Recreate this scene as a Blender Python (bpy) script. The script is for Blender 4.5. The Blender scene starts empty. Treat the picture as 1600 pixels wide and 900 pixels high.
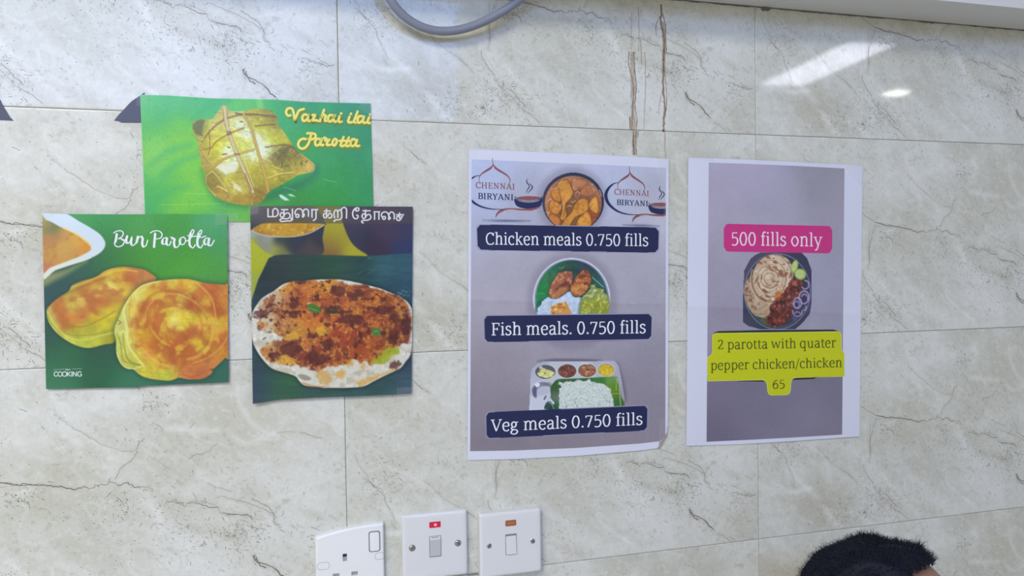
import bpy, bmesh, math, random
import numpy as np
from mathutils import Vector, Matrix
from mathutils.geometry import tessellate_polygon, delaunay_2d_cdt

random.seed(4)
rng = np.random.default_rng(7)
scene = bpy.context.scene
COL = scene.collection

# ---------------------------------------------------------------- camera
YAW, PITCH, ROLL = 0.2733, -0.0219, -0.0144
CAM = np.array([-0.0614, -1.0172, -0.1953])      # metres; wall plane is y = 0, origin at a tile corner
FPX = 1224.3

def cam_axes():
    cy, sy, cp, sp = math.cos(YAW), math.sin(YAW), math.cos(PITCH), math.sin(PITCH)
    f = np.array([sy * cp, cy * cp, sp]); r = np.array([cy, -sy, 0.0]); u = np.cross(r, f)
    cr, sr = math.cos(ROLL), math.sin(ROLL)
    return cr * r + sr * u, -sr * r + cr * u, f
CR, CU, CF = cam_axes()
cd = bpy.data.cameras.new('camera'); cam = bpy.data.objects.new('camera', cd); COL.objects.link(cam)
cam.matrix_world = Matrix(((CR[0], CU[0], -CF[0], CAM[0]), (CR[1], CU[1], -CF[1], CAM[1]), (CR[2], CU[2], -CF[2], CAM[2]), (0, 0, 0, 1)))
cd.sensor_width = 36; cd.lens = FPX / 1600 * 36; cd.clip_start = 0.02; cd.clip_end = 60
scene.camera = cam

# ---------------------------------------------------------------- world, exposure, lights
scene.view_settings.view_transform = 'Standard'; scene.view_settings.look = 'None'
scene.view_settings.gamma = 1; scene.view_settings.use_curve_mapping = False
scene.view_settings.exposure = 0.16
world = bpy.data.worlds.new('room_ambience'); scene.world = world; world.use_nodes = True
bg = world.node_tree.nodes['Background']; bg.inputs[0].default_value = (1.0, 0.97, 0.88, 1); bg.inputs[1].default_value = 0.50

FLOOR_Z, CEIL_Z, REAR_Y = -1.75, 1.30, -5.2
def area(name, loc, rot, sx, sy, power, color):
    d = bpy.data.lights.new(name, 'AREA'); d.shape = 'RECTANGLE'; d.size = sx; d.size_y = sy; d.energy = power; d.color = color
    o = bpy.data.objects.new(name, d); COL.objects.link(o); o.location = loc; o.rotation_euler = rot; return o
area('added_overhead_light', (-1.15, -1.95, CEIL_Z - 0.05), (0, 0, 0), 1.2, 0.7, 55, (1.0, 0.935, 0.76))  # unseen overhead light added for the main illumination; it has no fixture

# ---------------------------------------------------------------- helpers
def srgb(c):
    c = np.asarray(c, float) / 255.0
    return np.where(c <= 0.04045, c / 12.92, ((c + 0.055) / 1.055) ** 2.4)
ALB = np.array([1.12, 1.12, 1.10])          # printed sRGB as seen -> reflectance
def alb(c): return np.clip(srgb(c) * ALB, 0.003, 0.93)

def W(px, py, h=0.0):
    """photo pixel -> point on the plane h metres in front of the wall"""
    px = np.asarray(px, float); py = np.asarray(py, float); h = np.asarray(h, float)
    d = CF[None, :] + np.multiply.outer((px - 800) / FPX, CR).reshape(-1, 3) + np.multiply.outer((450 - py) / FPX, CU).reshape(-1, 3)
    t = (-h.reshape(-1) - CAM[1]) / d[:, 1]
    return CAM + d * t[:, None]
def W1(px, py, h=0.0):
    return Vector(W([px], [py], np.array([h]))[0])

def mat(name, col=(0.8, 0.8, 0.8), rough=0.5, spec=0.5, metal=0.0, vcol=False, coat=0.0, emit=None, alpha=1.0):
    m = bpy.data.materials.new(name); m.use_nodes = True; nt = m.node_tree; b = nt.nodes['Principled BSDF']
    b.inputs['Base Color'].default_value = (*col, 1); b.inputs['Roughness'].default_value = rough
    b.inputs['Specular IOR Level'].default_value = spec; b.inputs['Metallic'].default_value = metal
    b.inputs['Coat Weight'].default_value = coat; b.inputs['Coat Roughness'].default_value = 0.06; b.inputs['Alpha'].default_value = alpha
    if vcol:
        a = nt.nodes.new('ShaderNodeVertexColor'); a.layer_name = 'print'; nt.links.new(a.outputs[0], b.inputs['Base Color'])
    if emit:
        b.inputs['Emission Color'].default_value = (*emit[0], 1); b.inputs['Emission Strength'].default_value = emit[1]
    return m
def noise_bump(m, scale, strength, dist=0.001, detail=4):
    nt = m.node_tree; b = nt.nodes['Principled BSDF']
    tc = nt.nodes.new('ShaderNodeTexCoord'); n = nt.nodes.new('ShaderNodeTexNoise'); n.inputs['Scale'].default_value = scale; n.inputs['Detail'].default_value = detail
    bp = nt.nodes.new('ShaderNodeBump'); bp.inputs['Strength'].default_value = strength; bp.inputs['Distance'].default_value = dist
    nt.links.new(tc.outputs['Object'], n.inputs['Vector']); nt.links.new(n.outputs['Fac'], bp.inputs['Height']); nt.links.new(bp.outputs[0], b.inputs['Normal'])
    return n, tc

def link(o, parent=None):
    COL.objects.link(o)
    if parent is not None: o.parent = parent
    return o
def meshobj(name, verts, faces, m, parent=None, smooth=False):
    me = bpy.data.meshes.new(name)
    me.from_pydata([tuple(v) for v in verts], [], [tuple(f) for f in faces]); me.update()
    if m: me.materials.append(m)
    if smooth: me.polygons.foreach_set('use_smooth', [True] * len(me.polygons))
    return link(bpy.data.objects.new(name, me), parent)
def bmobj(name, bm, m, parent=None, smooth=False):
    me = bpy.data.meshes.new(name); bm.normal_update(); bm.to_mesh(me); bm.free(); me.materials.append(m)
    if smooth: me.polygons.foreach_set('use_smooth', [True] * len(me.polygons))
    return link(bpy.data.objects.new(name, me), parent)
def gridmesh(name, P, m, colors=None, keep=None, smooth=True):
    """P: (nv,nu,3) array of points"""
    nv, nu = P.shape[:2]
    idx = np.arange(nv * nu).reshape(nv, nu)
    q = np.stack([idx[:-1, :-1], idx[1:, :-1], idx[1:, 1:], idx[:-1, 1:]], -1).reshape(-1, 4)
    if keep is not None: q = q[keep.reshape(-1)]
    me = bpy.data.meshes.new(name)
    me.vertices.add(nv * nu); me.vertices.foreach_set('co', P.reshape(-1).astype(np.float32))
    me.loops.add(q.size); me.loops.foreach_set('vertex_index', q.reshape(-1).astype(np.int32))
    me.polygons.add(len(q)); me.polygons.foreach_set('loop_start', np.arange(0, q.size, 4, dtype=np.int32))
    me.update(calc_edges=True)
    me.polygons.foreach_set('use_smooth', np.full(len(q), smooth))
    if colors is not None:
        a = me.color_attributes.new('print', 'FLOAT_COLOR', 'POINT')
        c = np.ones((nv * nu, 4), np.float32); c[:, :3] = colors.reshape(-1, 3); a.data.foreach_set('color', c.reshape(-1))
    me.materials.append(m)
    return me
def empty(name, loc=(0, 0, 0), rot=(0, 0, 0)):
    o = bpy.data.objects.new(name, None); o.location = loc; o.rotation_euler = rot; COL.objects.link(o); o.empty_display_size = 0.05; return o
def tag(o, label=None, cat=None, group=None, kind=None):
    if label: o['label'] = label
    if cat: o['category'] = cat
    if group: o['group'] = group
    if kind: o['kind'] = kind
    return o
def under(o, root):
    """parent keeping the child's world placement (roots are only ever translated/rotated here)"""
    o.parent = root; o.matrix_parent_inverse = root_matrix(root).inverted(); return o
def root_matrix(r):
    return Matrix.LocRotScale(r.location, r.rotation_euler, r.scale)

# value noise -----------------------------------------------------------
_T = rng.random((256, 256))
def vnoise(x, y, seed=0):
    x = x + seed * 17.31; y = y + seed * 9.77
    xi = np.floor(x).astype(int); yi = np.floor(y).astype(int); fx = x - xi; fy = y - yi
    fx = fx * fx * (3 - 2 * fx); fy = fy * fy * (3 - 2 * fy)
    g = lambda a, b: _T[a & 255, b & 255]
    return (g(xi, yi) * (1 - fx) + g(xi + 1, yi) * fx) * (1 - fy) + (g(xi, yi + 1) * (1 - fx) + g(xi + 1, yi + 1) * fx) * fy
def fbm(x, y, oct=4, seed=0):
    s = 0; a = 0.5; t = 0
    for o in range(oct):
        s = s + a * vnoise(x * 2 ** o, y * 2 ** o, seed + o * 3); t += a; a *= 0.5
    return s / t
def sstep(a, b, x):
    t = np.clip((x - a) / (b - a), 0, 1); return t * t * (3 - 2 * t)

def crom(pts, n=7, closed=False):
    p = np.asarray(pts, float)
    if len(p) < 3: return p
    if closed: p = np.vstack([p[-1], p, p[0], p[1]])
    else: p = np.vstack([2 * p[0] - p[1], p, 2 * p[-1] - p[-2]])
    out = []
    for i in range(1, len(p) - 2):
        for k in range(n):
            t = k / n
            out.append(0.5 * ((2 * p[i]) + (-p[i - 1] + p[i + 1]) * t + (2 * p[i - 1] - 5 * p[i] + 4 * p[i + 1] - p[i + 2]) * t * t + (-p[i - 1] + 3 * p[i] - 3 * p[i + 1] + p[i + 2]) * t ** 3))
    if not closed: out.append(p[-2])
    return np.array(out)
def Z(x0, y0, s):
    """coordinates read off an enlarged view of the photo -> photo pixels"""
    def f(t):
        if isinstance(t, str): t = [tuple(float(a) for a in q.split(',')) for q in t.split()]
        return [(x0 + x / s, y0 + y / s) for x, y in t]
    return f

# painter ----------------------------------------------------------------
class Canvas:
    """colours of a printed sheet, evaluated at the sheet's own grid of points"""
    def __init__(s, X, Y, base=(200, 200, 200)):
        s.X, s.Y = X, Y; s.C = np.empty(X.shape + (3,)); s.C[:] = base
    def field(s, pts, sig=18):
        X, Y = s.X[::3, ::3], s.Y[::3, ::3]
        # evaluate on the full grid, chunked by control point
        w = np.full(s.X.shape, 1e-12); c = np.zeros(s.X.shape + (3,))
        for x, y, col in pts:
            d2 = (s.X - x) ** 2 + (s.Y - y) ** 2
            g = np.exp(-d2 / (2 * sig * sig)) + 1e-3 / (1 + d2 / (sig * sig)) ** 2
            w += g; c += g[..., None] * np.asarray(col, float)
        return c / w[..., None]
    def blend(s, m, col, a=1.0):
        m = np.clip(m * a, 0, 1)[..., None]; s.C[:] = s.C * (1 - m) + np.asarray(col, float) * m
    def poly(s, pts, soft=0.8, smooth=True, jit=0, jsc=0.3, seed=0, grow=0):
        p = crom(pts, 5, True) if smooth else np.asarray(pts, float)
        x, y = s.X, s.Y
        if jit:
            x = x + (fbm(s.X * jsc, s.Y * jsc, 2, seed) - .5) * 2 * jit; y = y + (fbm(s.X * jsc, s.Y * jsc, 2, seed + 5) - .5) * 2 * jit
        out = np.zeros(x.shape); pad = soft * 2 + jit + abs(grow) + 1
        bb = (x > p[:, 0].min() - pad) & (x < p[:, 0].max() + pad) & (y > p[:, 1].min() - pad) & (y < p[:, 1].max() + pad)
        xs, ys = x[bb], y[bb]
        if not len(xs): return out
        ins = np.zeros(len(xs), bool); d = np.full(len(xs), 1e9)
        for i in range(len(p)):
            ax, ay = p[i]; bx, by = p[(i + 1) % len(p)]
            if ay != by:
                c = ((ay > ys) != (by > ys)); ins ^= c & (xs < (bx - ax) * (ys - ay) / (by - ay) + ax)
            L = (bx - ax) ** 2 + (by - ay) ** 2 + 1e-9
            t = np.clip(((xs - ax) * (bx - ax) + (ys - ay) * (by - ay)) / L, 0, 1)
            d = np.minimum(d, np.hypot(xs - ax - t * (bx - ax), ys - ay - t * (by - ay)))
        sd = np.where(ins, d, -d) + grow
        out[bb] = sstep(-soft, soft, sd); return out
    def ell(s, cx, cy, rx, ry, rot=0, soft=0.8):
        c, q = math.cos(rot), math.sin(rot); dx, dy = s.X - cx, s.Y - cy
        r = np.hypot((dx * c + dy * q) / rx, (-dx * q + dy * c) / ry)
        return sstep(-soft, soft, (1 - r) * min(rx, ry))
    def ring(s, cx, cy, rx, ry, w, rot=0, a0=None, a1=None, soft=0.7):
        c, q = math.cos(rot), math.sin(rot); dx, dy = s.X - cx, s.Y - cy
        u, v = (dx * c + dy * q) / rx, (-dx * q + dy * c) / ry
        m = 1 - sstep(w / 2 - soft * .5, w / 2 + soft, np.abs(np.hypot(u, v) - 1) * min(rx, ry))
        if a0 is not None:
            an = np.degrees(np.arctan2(v, u)) % 360; m = m * (((an - a0) % 360) < ((a1 - a0) % 360))
        return m
    def line(s, pts, w, smooth=True, soft=0.5, taper=False):
        p = crom(pts, 5) if smooth else np.asarray(pts, float)
        out = np.zeros(s.X.shape); pad = w + soft + 1
        bb = (s.X > p[:, 0].min() - pad) & (s.X < p[:, 0].max() + pad) & (s.Y > p[:, 1].min() - pad) & (s.Y < p[:, 1].max() + pad)
        xs, ys = s.X[bb], s.Y[bb]
        if not len(xs): return out
        m = np.zeros(len(xs)); n = len(p)
        for i in range(n - 1):
            ax, ay = p[i]; bx, by = p[i + 1]; L = (bx - ax) ** 2 + (by - ay) ** 2 + 1e-9
            t = np.clip(((xs - ax) * (bx - ax) + (ys - ay) * (by - ay)) / L, 0, 1)
            d = np.hypot(xs - ax - t * (bx - ax), ys - ay - t * (by - ay))
            ww = w * (1 if not taper else max(.25, math.sin(math.pi * (i + .5) / (n - 1))))
            m = np.maximum(m, 1 - sstep(ww / 2 - soft, ww / 2 + soft, d))
        out[bb] = m; return out
    def tex(s, m, sc, col, lo=0.5, hi=0.7, a=1.0, seed=0, oct=3, sx=1.0, sy=1.0):
        n = fbm(s.X * sc * sx, s.Y * sc * sy, oct, seed); s.blend(m * sstep(lo, hi, n), col, a)
    def mult(s, m, sc, amp, seed=0, oct=3, sx=1.0, sy=1.0):
        n = (fbm(s.X * sc * sx, s.Y * sc * sy, oct, seed) - .5) * 2 * amp; s.C *= (1 + n * m)[..., None]
    def dabs(s, m, n, box, ln, w, cols, ang=None, a=.7, seed=0):
        r = random.Random(seed)
        for i in range(n):
            x = r.uniform(box[0], box[2]); y = r.uniform(box[1], box[3]); th = (ang if ang is not None else r.uniform(0, 3.14)) + r.gauss(0, .35); l = ln * r.uniform(.4, 1.2)
            k = r.uniform(-.4, .4)
            q = [(x - math.cos(th) * l, y - math.sin(th) * l), (x + k * l * math.sin(th), y - k * l * math.cos(th)), (x + math.cos(th) * l, y + math.sin(th) * l)]
            s.blend(s.line(q, w * r.uniform(.6, 1.3), taper=True) * m, r.choice(cols), a * r.uniform(.5, 1))

# sheets ------------------------------------------------------------------
class Sheet:
    """a paper sheet lying on the wall; top and bottom edges are polylines in photo pixels"""
    def __init__(s, top, bot, h0, amp, seed, creases=(), curl=0.0):
        s.top, s.bot, s.h0, s.amp, s.seed, s.creases, s.curl = np.array(top, float), np.array(bot, float), h0, amp, seed, creases, curl
        s.x0, s.x1 = min(s.top[0, 0], s.bot[0, 0]), max(s.top[-1, 0], s.bot[-1, 0]); s.y0, s.y1 = s.top[:, 1].min(), s.bot[:, 1].max()
    def grid(s, step, top=None, bot=None):
        top = s.top if top is None else np.array(top, float); bot = s.bot if bot is None else np.array(bot, float)
        def ev(p, u):
            t = np.linspace(0, 1, len(p)); return np.stack([np.interp(u, t, p[:, 0]), np.interp(u, t, p[:, 1])], -1)
        nu = int(np.hypot(*(top[-1] - top[0])) / step) + 2; nv = int(np.hypot(*(bot[0] - top[0])) / step) + 2
        u = np.linspace(0, 1, nu); v = np.linspace(0, 1, nv)[:, None, None]
        P = ev(top, u)[None] * (1 - v) + ev(bot, u)[None] * v
        return P[..., 0], P[..., 1]
    def h(s, X, Y):
        n = fbm(X / 70., Y / 90., 2, s.seed) * s.amp
        for y0, sl, k in s.creases:
            n = n + k * np.exp(-np.abs(Y - (y0 + sl * (X - 1000))) / 9.0)
        e = (Y - s.y0) / (s.y1 - s.y0)
        return s.h0 + n + s.curl * np.clip((e - .82) / .18, 0, 1) ** 2 * (0.4 + 0.6 * vnoise(X / 60., Y * 0, s.seed + 2))
    def P3(s, X, Y, lift=0.0):
        X = np.asarray(X, float); Y = np.asarray(Y, float)
        return W(X.reshape(-1), Y.reshape(-1), (s.h(X, Y) + lift).reshape(-1)).reshape(X.shape + (3,))
    def mesh(s, name, step, m, root, paint=None, lift=0.0, top=None, bot=None, cut=None, colormul=None):
        X, Y = s.grid(step, top, bot); C = None
        if paint is not None:
            cv = Canvas(X, Y); paint(cv); C = alb(np.clip(cv.C, 0, 255))
        keep = None
        if cut is not None:
            cx, cy = X[:-1, :-1] + step / 2, Y[:-1, :-1] + step / 2; cv2 = Canvas(cx, cy)
            keep = cv2.poly(cut, .3, False, jit=1.2, jsc=.25, seed=4) < .5
        me = gridmesh(name, s.P3(X, Y, lift), m, C, keep)
        o = bpy.data.objects.new(name, me); COL.objects.link(o); under(o, root); return o

def pen_strip(V, F, pts, wx, wy, put, closed=False):
    p = np.asarray(pts, float)
    if closed: p = np.vstack([p, p[:1]])
    keep = [0] + [i for i in range(1, len(p)) if np.hypot(*(p[i] - p[i - 1])) > 1e-6]; p = p[keep]
    if len(p) < 2: return
    t = np.gradient(p, axis=0); 
    if closed: t[0] = t[-1] = p[1] - p[-2]
    t /= np.hypot(t[:, 0], t[:, 1])[:, None] + 1e-9
    n = np.stack([-t[:, 1], t[:, 0]], 1); hw = .5 * np.sqrt((wx * n[:, 0]) ** 2 + (wy * n[:, 1]) ** 2)
    A, B = p + n * hw[:, None], p - n * hw[:, None]
    b = len(V); V += list(put(A)) + list(put(B)); k = len(p)
    F += [(b + i, b + i + 1, b + k + i + 1, b + k + i) for i in range(k - 1)]
def seg_fine(p, m=6.0):
    out = [p[0]]
    for a, b in zip(p[:-1], p[1:]):
        k = max(1, int(np.hypot(*(b - a)) / m)); out += [a + (b - a) * (i + 1) / k for i in range(k)]
    return np.array(out)
def disc(V, F, c, r, put, n=10):
    b = len(V); V += list(put(np.array([(c[0] + r * math.cos(a), c[1] + r * math.sin(a)) for a in np.linspace(0, 2 * math.pi, n, False)]))); F.append(tuple(range(b, b + n)))

class Ink:
    """flat printed marks lying on a sheet, collected into one mesh"""
    def __init__(s, sheet, lift, clip=None): s.s, s.l, s.V, s.F, s.clip = sheet, lift, [], [], clip
    def put(s, P):
        P = np.array(P, float)
        if s.clip: P[:, 0] = np.clip(P[:, 0], s.clip[0], s.clip[1])
        return [tuple(v) for v in s.s.P3(P[:, 0], P[:, 1], s.l)]
    def stroke(s, pts, wx, wy=None, smooth=True, closed=False, caps=False):
        wy = wx if wy is None else wy
        p = crom(pts, 6, closed) if smooth else (seg_fine(np.asarray(pts, float)) if not closed else np.asarray(pts, float))
        pen_strip(s.V, s.F, p, wx, wy, s.put, closed)
        if caps:
            disc(s.V, s.F, p[0], min(wx, wy) * .5, s.put, 8); disc(s.V, s.F, p[-1], min(wx, wy) * .5, s.put, 8)
    def dot(s, c, r): disc(s.V, s.F, c, r, s.put)
    def poly(s, pts, smooth=False, n=5):
        p = crom(pts, n, True) if smooth else np.asarray(pts, float)
        p = seg_fine(np.vstack([p, p[:1]]))[:-1]; ext = [Vector((a, b)) for a, b in p]; n0 = len(ext)          # triangulated finely so that it follows the sheet
        gx, gy = np.meshgrid(np.arange(p[:, 0].min() + 3, p[:, 0].max(), 6), np.arange(p[:, 1].min() + 3, p[:, 1].max(), 6))
        r = delaunay_2d_cdt(ext + [Vector((a, b)) for a, b in zip(gx.ravel(), gy.ravel())], [], [list(range(n0))], 1, 1e-4)
        b = len(s.V); s.V += s.put([tuple(v) for v in r[0]]); s.F += [tuple(b + i for i in t) for t in r[2]]
    def done(s, name, m, root, label=None):
        o = meshobj(name, s.V, s.F, m); under(o, root)
        if label: o['label'] = label
        return o
def rrect(q, r, n=5):
    """rounded quad through corner points TL TR BR BL, radius r (pixels)"""
    out = []; q = [np.array(a, float) for a in q]
    for i in range(4):
        a, b, c = q[i - 1], q[i], q[(i + 1) % 4]
        p0 = b + (a - b) / np.hypot(*(a - b)) * r; p1 = b + (c - b) / np.hypot(*(c - b)) * r
        for k in range(n + 1):
            t = k / n; out.append((1 - t) ** 2 * p0 + 2 * t * (1 - t) * b + t * t * p1)
    return out

# serif letters drawn as pen strokes: advance | strokes.  l straight, c curve, o closed curve, t thin serif/bar, d dot
GLY = {
 'i': (31, 'l 16,0 16,53;t 5,2 27,2;t 5,51 16,51;d 15,70,6'),
 'h': (63, 'l 16,0 16,76;t 4,74 16,74;t 5,2 27,2;c 16,38 24,49 35,53 45,48 48,36;l 48,39 48,0;t 37,2 59,2'),
 'n': (63, 'l 16,0 16,53;t 4,51 16,51;t 5,2 27,2;c 16,38 24,49 35,53 45,48 48,36;l 48,39 48,0;t 37,2 59,2'),
 'm': (94, 'l 16,0 16,53;t 4,51 16,51;t 5,2 27,2;c 16,39 23,49 33,53 43,48 46,36;l 46,39 46,0;t 36,2 57,2;c 46,39 54,49 64,53 74,48 78,36;l 78,39 78,0;t 67,2 90,2'),
 'c': (48, 'c 42,43 34,52 23,51 12,44 8,27 12,10 22,2 33,1 43,7;d 40,42,5'),
 'k': (60, 'l 16,0 16,76;t 4,74 16,74;t 5,2 27,2;t 18,24 44,50;t 34,51 55,51;l 26,31 50,2;t 40,2 59,2'),
 'e': (51, 't 9,29 43,29;c 43,29 42,41 36,50 26,52 15,47 8,36 8,24 13,8 23,1 34,1 44,8'),
 'a': (53, 'c 10,42 16,50 26,52 36,48 39,38 39,28;l 39,36 39,8;c 39,10 41,2 51,2;c 39,31 25,29 12,23 9,13 14,3 23,1 32,5 39,14'),
 'l': (31, 'l 16,0 16,76;t 4,74 16,74;t 5,2 27,2'),
 's': (44, 'c 35,42 31,50 21,52 11,48 9,40 14,32 25,27 35,21 36,11 29,3 19,1 9,4 7,12'),
 'f': (33, 'l 16,0 16,60;c 16,56 18,69 26,75 35,72;t 4,51 30,51;t 5,2 28,2'),
 'g': (54, 'o 24,52 35,46 37,36 33,25 24,20 14,25 10,36 13,46;c 15,23 9,15 13,8 26,6 40,3 45,-6 39,-17 24,-21 10,-17 6,-9 12,0 20,5;t 34,48 50,51'),
 'o': (57, 'o 28,52 41,46 49,27 41,8 28,1 16,8 8,27 16,46'),
 'y': (56, 'l 9,51 30,4;t 48,51 30,4;c 30,6 25,-8 18,-19 8,-19;t 0,51 20,51;t 38,51 57,51'),
 'p': (61, 'l 16,53 16,-24;t 4,51 16,51;t 4,-22 28,-22;c 16,41 24,50 35,52 46,46 52,27 47,9 36,1 25,3 16,11'),
 'q': (60, 'l 45,53 45,-24;t 34,-22 56,-22;c 45,42 35,51 24,52 13,45 8,27 12,9 22,1 34,3 45,13'),
 'r': (45, 'l 16,0 16,53;t 4,51 16,51;t 5,2 30,2;c 16,35 20,46 29,52 40,51;d 39,47,5'),
 't': (36, 'l 16,65 16,14;c 16,18 18,5 25,1 35,4;t 3,51 33,51'),
 'w': (83, 'l 8,51 25,3;t 25,3 41,51;l 41,51 58,3;t 58,3 74,51;t 0,51 19,51;t 65,51 83,51'),
 'u': (62, 'l 15,51 15,20;c 15,24 18,7 27,1 38,4 46,14;l 46,53 46,2;t 4,51 15,51;t 35,51 46,51;t 46,2 58,2'),
 '0': (57, 'o 28,70 41,63 48,36 41,8 28,1 16,8 8,36 16,63'),
 '2': (55, 'c 9,57 14,67 27,70 39,65 42,53 35,38 22,23 8,5;t 7,4 46,4;t 47,2 47,15'),
 '5': (55, 't 13,68 44,68;t 14,68 12,38;c 12,39 24,43 37,40 46,30 45,14 36,3 22,0 9,4'),
 '6': (57, 'c 46,68 32,66 18,55 9,36 10,16 18,3 29,0 42,6 48,21 44,35 33,43 20,39 10,27'),
 '7': (53, 't 7,67 47,67;l 46,67 21,0;t 8,69 8,56'),
 '.': (26, 'd 13,5,6.5'), ' ': (26, ''), '/': (34, 't 2,-14 31,76'),
 'C': (64, 'c 55,56 48,67 37,70 21,65 11,52 8,35 11,18 21,4 37,1 50,3 59,12;t 57,70 57,53'),
 'F': (60, 'l 18,0 18,71;t 6,69 53,69;t 53,71 53,54;t 6,2 32,2;t 18,36 42,36;t 42,44 42,28'),
 'V': (69, 'l 10,69 35,2;t 61,69 35,2;t 1,69 23,69;t 50,69 70,69'),
 'H': (80, 'l 18,0 18,71;l 61,0 61,71;t 18,36 61,36;t 7,69 29,69;t 7,2 29,2;t 50,69 72,69;t 50,2 72,2'),
 'E': (64, 'l 18,0 18,71;t 7,69 54,69;t 54,71 54,55;t 7,2 56,2;t 56,1 57,17;t 18,36 43,36;t 43,44 43,28'),
 'N': (76, 't 18,0 18,71;l 18,69 58,3;t 58,0 58,71;t 6,69 20,69;t 8,2 28,2;t 48,69 69,69'),
 'A': (70, 't 33,71 10,2;l 34,71 60,2;t 18,24 52,24;t 1,2 20,2;t 49,2 69,2'),
 'I': (38, 'l 18,0 18,71;t 7,69 30,69;t 7,2 30,2'),
 'B': (64, 'l 18,0 18,71;t 7,69 34,69;t 7,2 34,2;c 34,69 48,66 52,54 46,42 34,38;t 18,38 36,38;c 34,38 51,34 57,20 49,5 34,2'),
 'R': (67, 'l 18,0 18,71;t 7,69 34,69;t 7,2 29,2;c 34,69 49,66 53,53 46,40 33,36;t 18,36 34,36;l 36,36 58,2;t 51,2 67,2'),
 'Y': (64, 'l 10,69 32,34;t 54,69 32,34;l 32,36 32,0;t 1,69 21,69;t 43,69 64,69;t 21,2 43,2'),
}
def write(ink, text, p0, p1, cap, bold=1.0, depth=0):
    """text from baseline point p0 to p1 with capital height cap (all pixels)"""
    adv = sum(GLY[c][0] for c in text); first = 5
    p0, p1 = np.array(p0, float), np.array(p1, float); u = (p1 - p0) / (adv - 9); v = np.array([0.0, -1.0]) * cap / 71
    sx = np.hypot(*u); sy = cap / 71; x = -first
    for ch in text:
        a, st = GLY[ch]
        tr = lambda q: [tuple(p0 + u * (x + gx) + v * gy) for gx, gy in q]
        for e in filter(None, st.split(';')):
            k, r = e.split(' ', 1)
            if k == 'd':
                gx, gy, rr = map(float, r.split(',')); ink.dot(tr([(gx, gy)])[0], rr * (sx + sy) / 2 * .95); continue
            q = tr([tuple(map(float, w.split(','))) for w in r.split()])
            wx, wy = (9.6 * sx * bold, 6.6 * sy * bold) if k != 't' else (6 * sx * bold, 5 * sy * bold)
            ink.stroke(q, wx, wy, smooth=k in 'co', closed=k == 'o')
        x += a

# ================================================================ SETTING
M_tile = mat('marble_tile', rough=0.34, spec=0.18, vcol=True, coat=0.6); noise_bump(M_tile, 30, 0.04, 0.0005)
M_tile.node_tree.nodes['Principled BSDF'].inputs['Coat Roughness'].default_value = 0.045
nt = M_tile.node_tree                                             # fine stone grain on top of the broad marble figure
_tc = nt.nodes.new('ShaderNodeTexCoord'); _n = nt.nodes.new('ShaderNodeTexNoise'); _n.inputs['Scale'].default_value = 260; _n.inputs['Detail'].default_value = 6; _n.inputs['Roughness'].default_value = .7
_r = nt.nodes.new('ShaderNodeMapRange'); _r.inputs[1].default_value = .3; _r.inputs[2].default_value = .7; _r.inputs[3].default_value = .93; _r.inputs[4].default_value = 1.05
_m = nt.nodes.new('ShaderNodeVectorMath'); _m.operation = 'SCALE'
_v = [n for n in nt.nodes if n.bl_idname == 'ShaderNodeVertexColor'][0]; _b = nt.nodes['Principled BSDF']
nt.links.new(_tc.outputs['Object'], _n.inputs['Vector']); nt.links.new(_n.outputs['Fac'], _r.inputs[0])
nt.links.new(_v.outputs[0], _m.inputs[0]); nt.links.new(_r.outputs[0], _m.inputs['Scale']); nt.links.new(_m.outputs[0], _b.inputs['Base Color'])
M_vein = mat('vein_dark', (0.20, 0.19, 0.165), 0.3)
M_grout = mat('grout', (0.30, 0.285, 0.24), 0.9); noise_bump(M_grout, 300, .3)
M_wall = mat('painted_plaster', (0.66, 0.67, 0.66), 0.7); noise_bump(M_wall, 60, .15)
M_floor = mat('floor_tile', (0.55, 0.53, 0.50), 0.35); noise_bump(M_floor, 8, .1)

def box(x0, x1, y0, y1, z0, z1):
    v = [(x, y, z) for x in (x0, x1) for y in (y0, y1) for z in (z0, z1)]
    f = [(0, 1, 3, 2), (4, 6, 7, 5), (0, 4, 5, 1), (2, 3, 7, 6), (0, 2, 6, 4), (1, 5, 7, 3)]
    return v, f
def boxobj(name, b, m, parent=None):
    return meshobj(name, *box(*b), m, parent)

wall = tag(boxobj('wall_back', (-3.0, 5.6, 0.0012, 0.15, FLOOR_Z, CEIL_Z), M_grout), 'glossy cream marble tiled wall carrying the posters and switches', kind='structure')
tag(boxobj('floor', (-3.0, 5.6, REAR_Y, 0.15, FLOOR_Z - 0.1, FLOOR_Z), M_floor), 'stone floor of the room', kind='structure')
tag(boxobj('ceiling', (-3.0, 5.6, REAR_Y, 0.15, CEIL_Z, CEIL_Z + 0.1), M_wall), 'white painted ceiling of the room', kind='structure')

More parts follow.
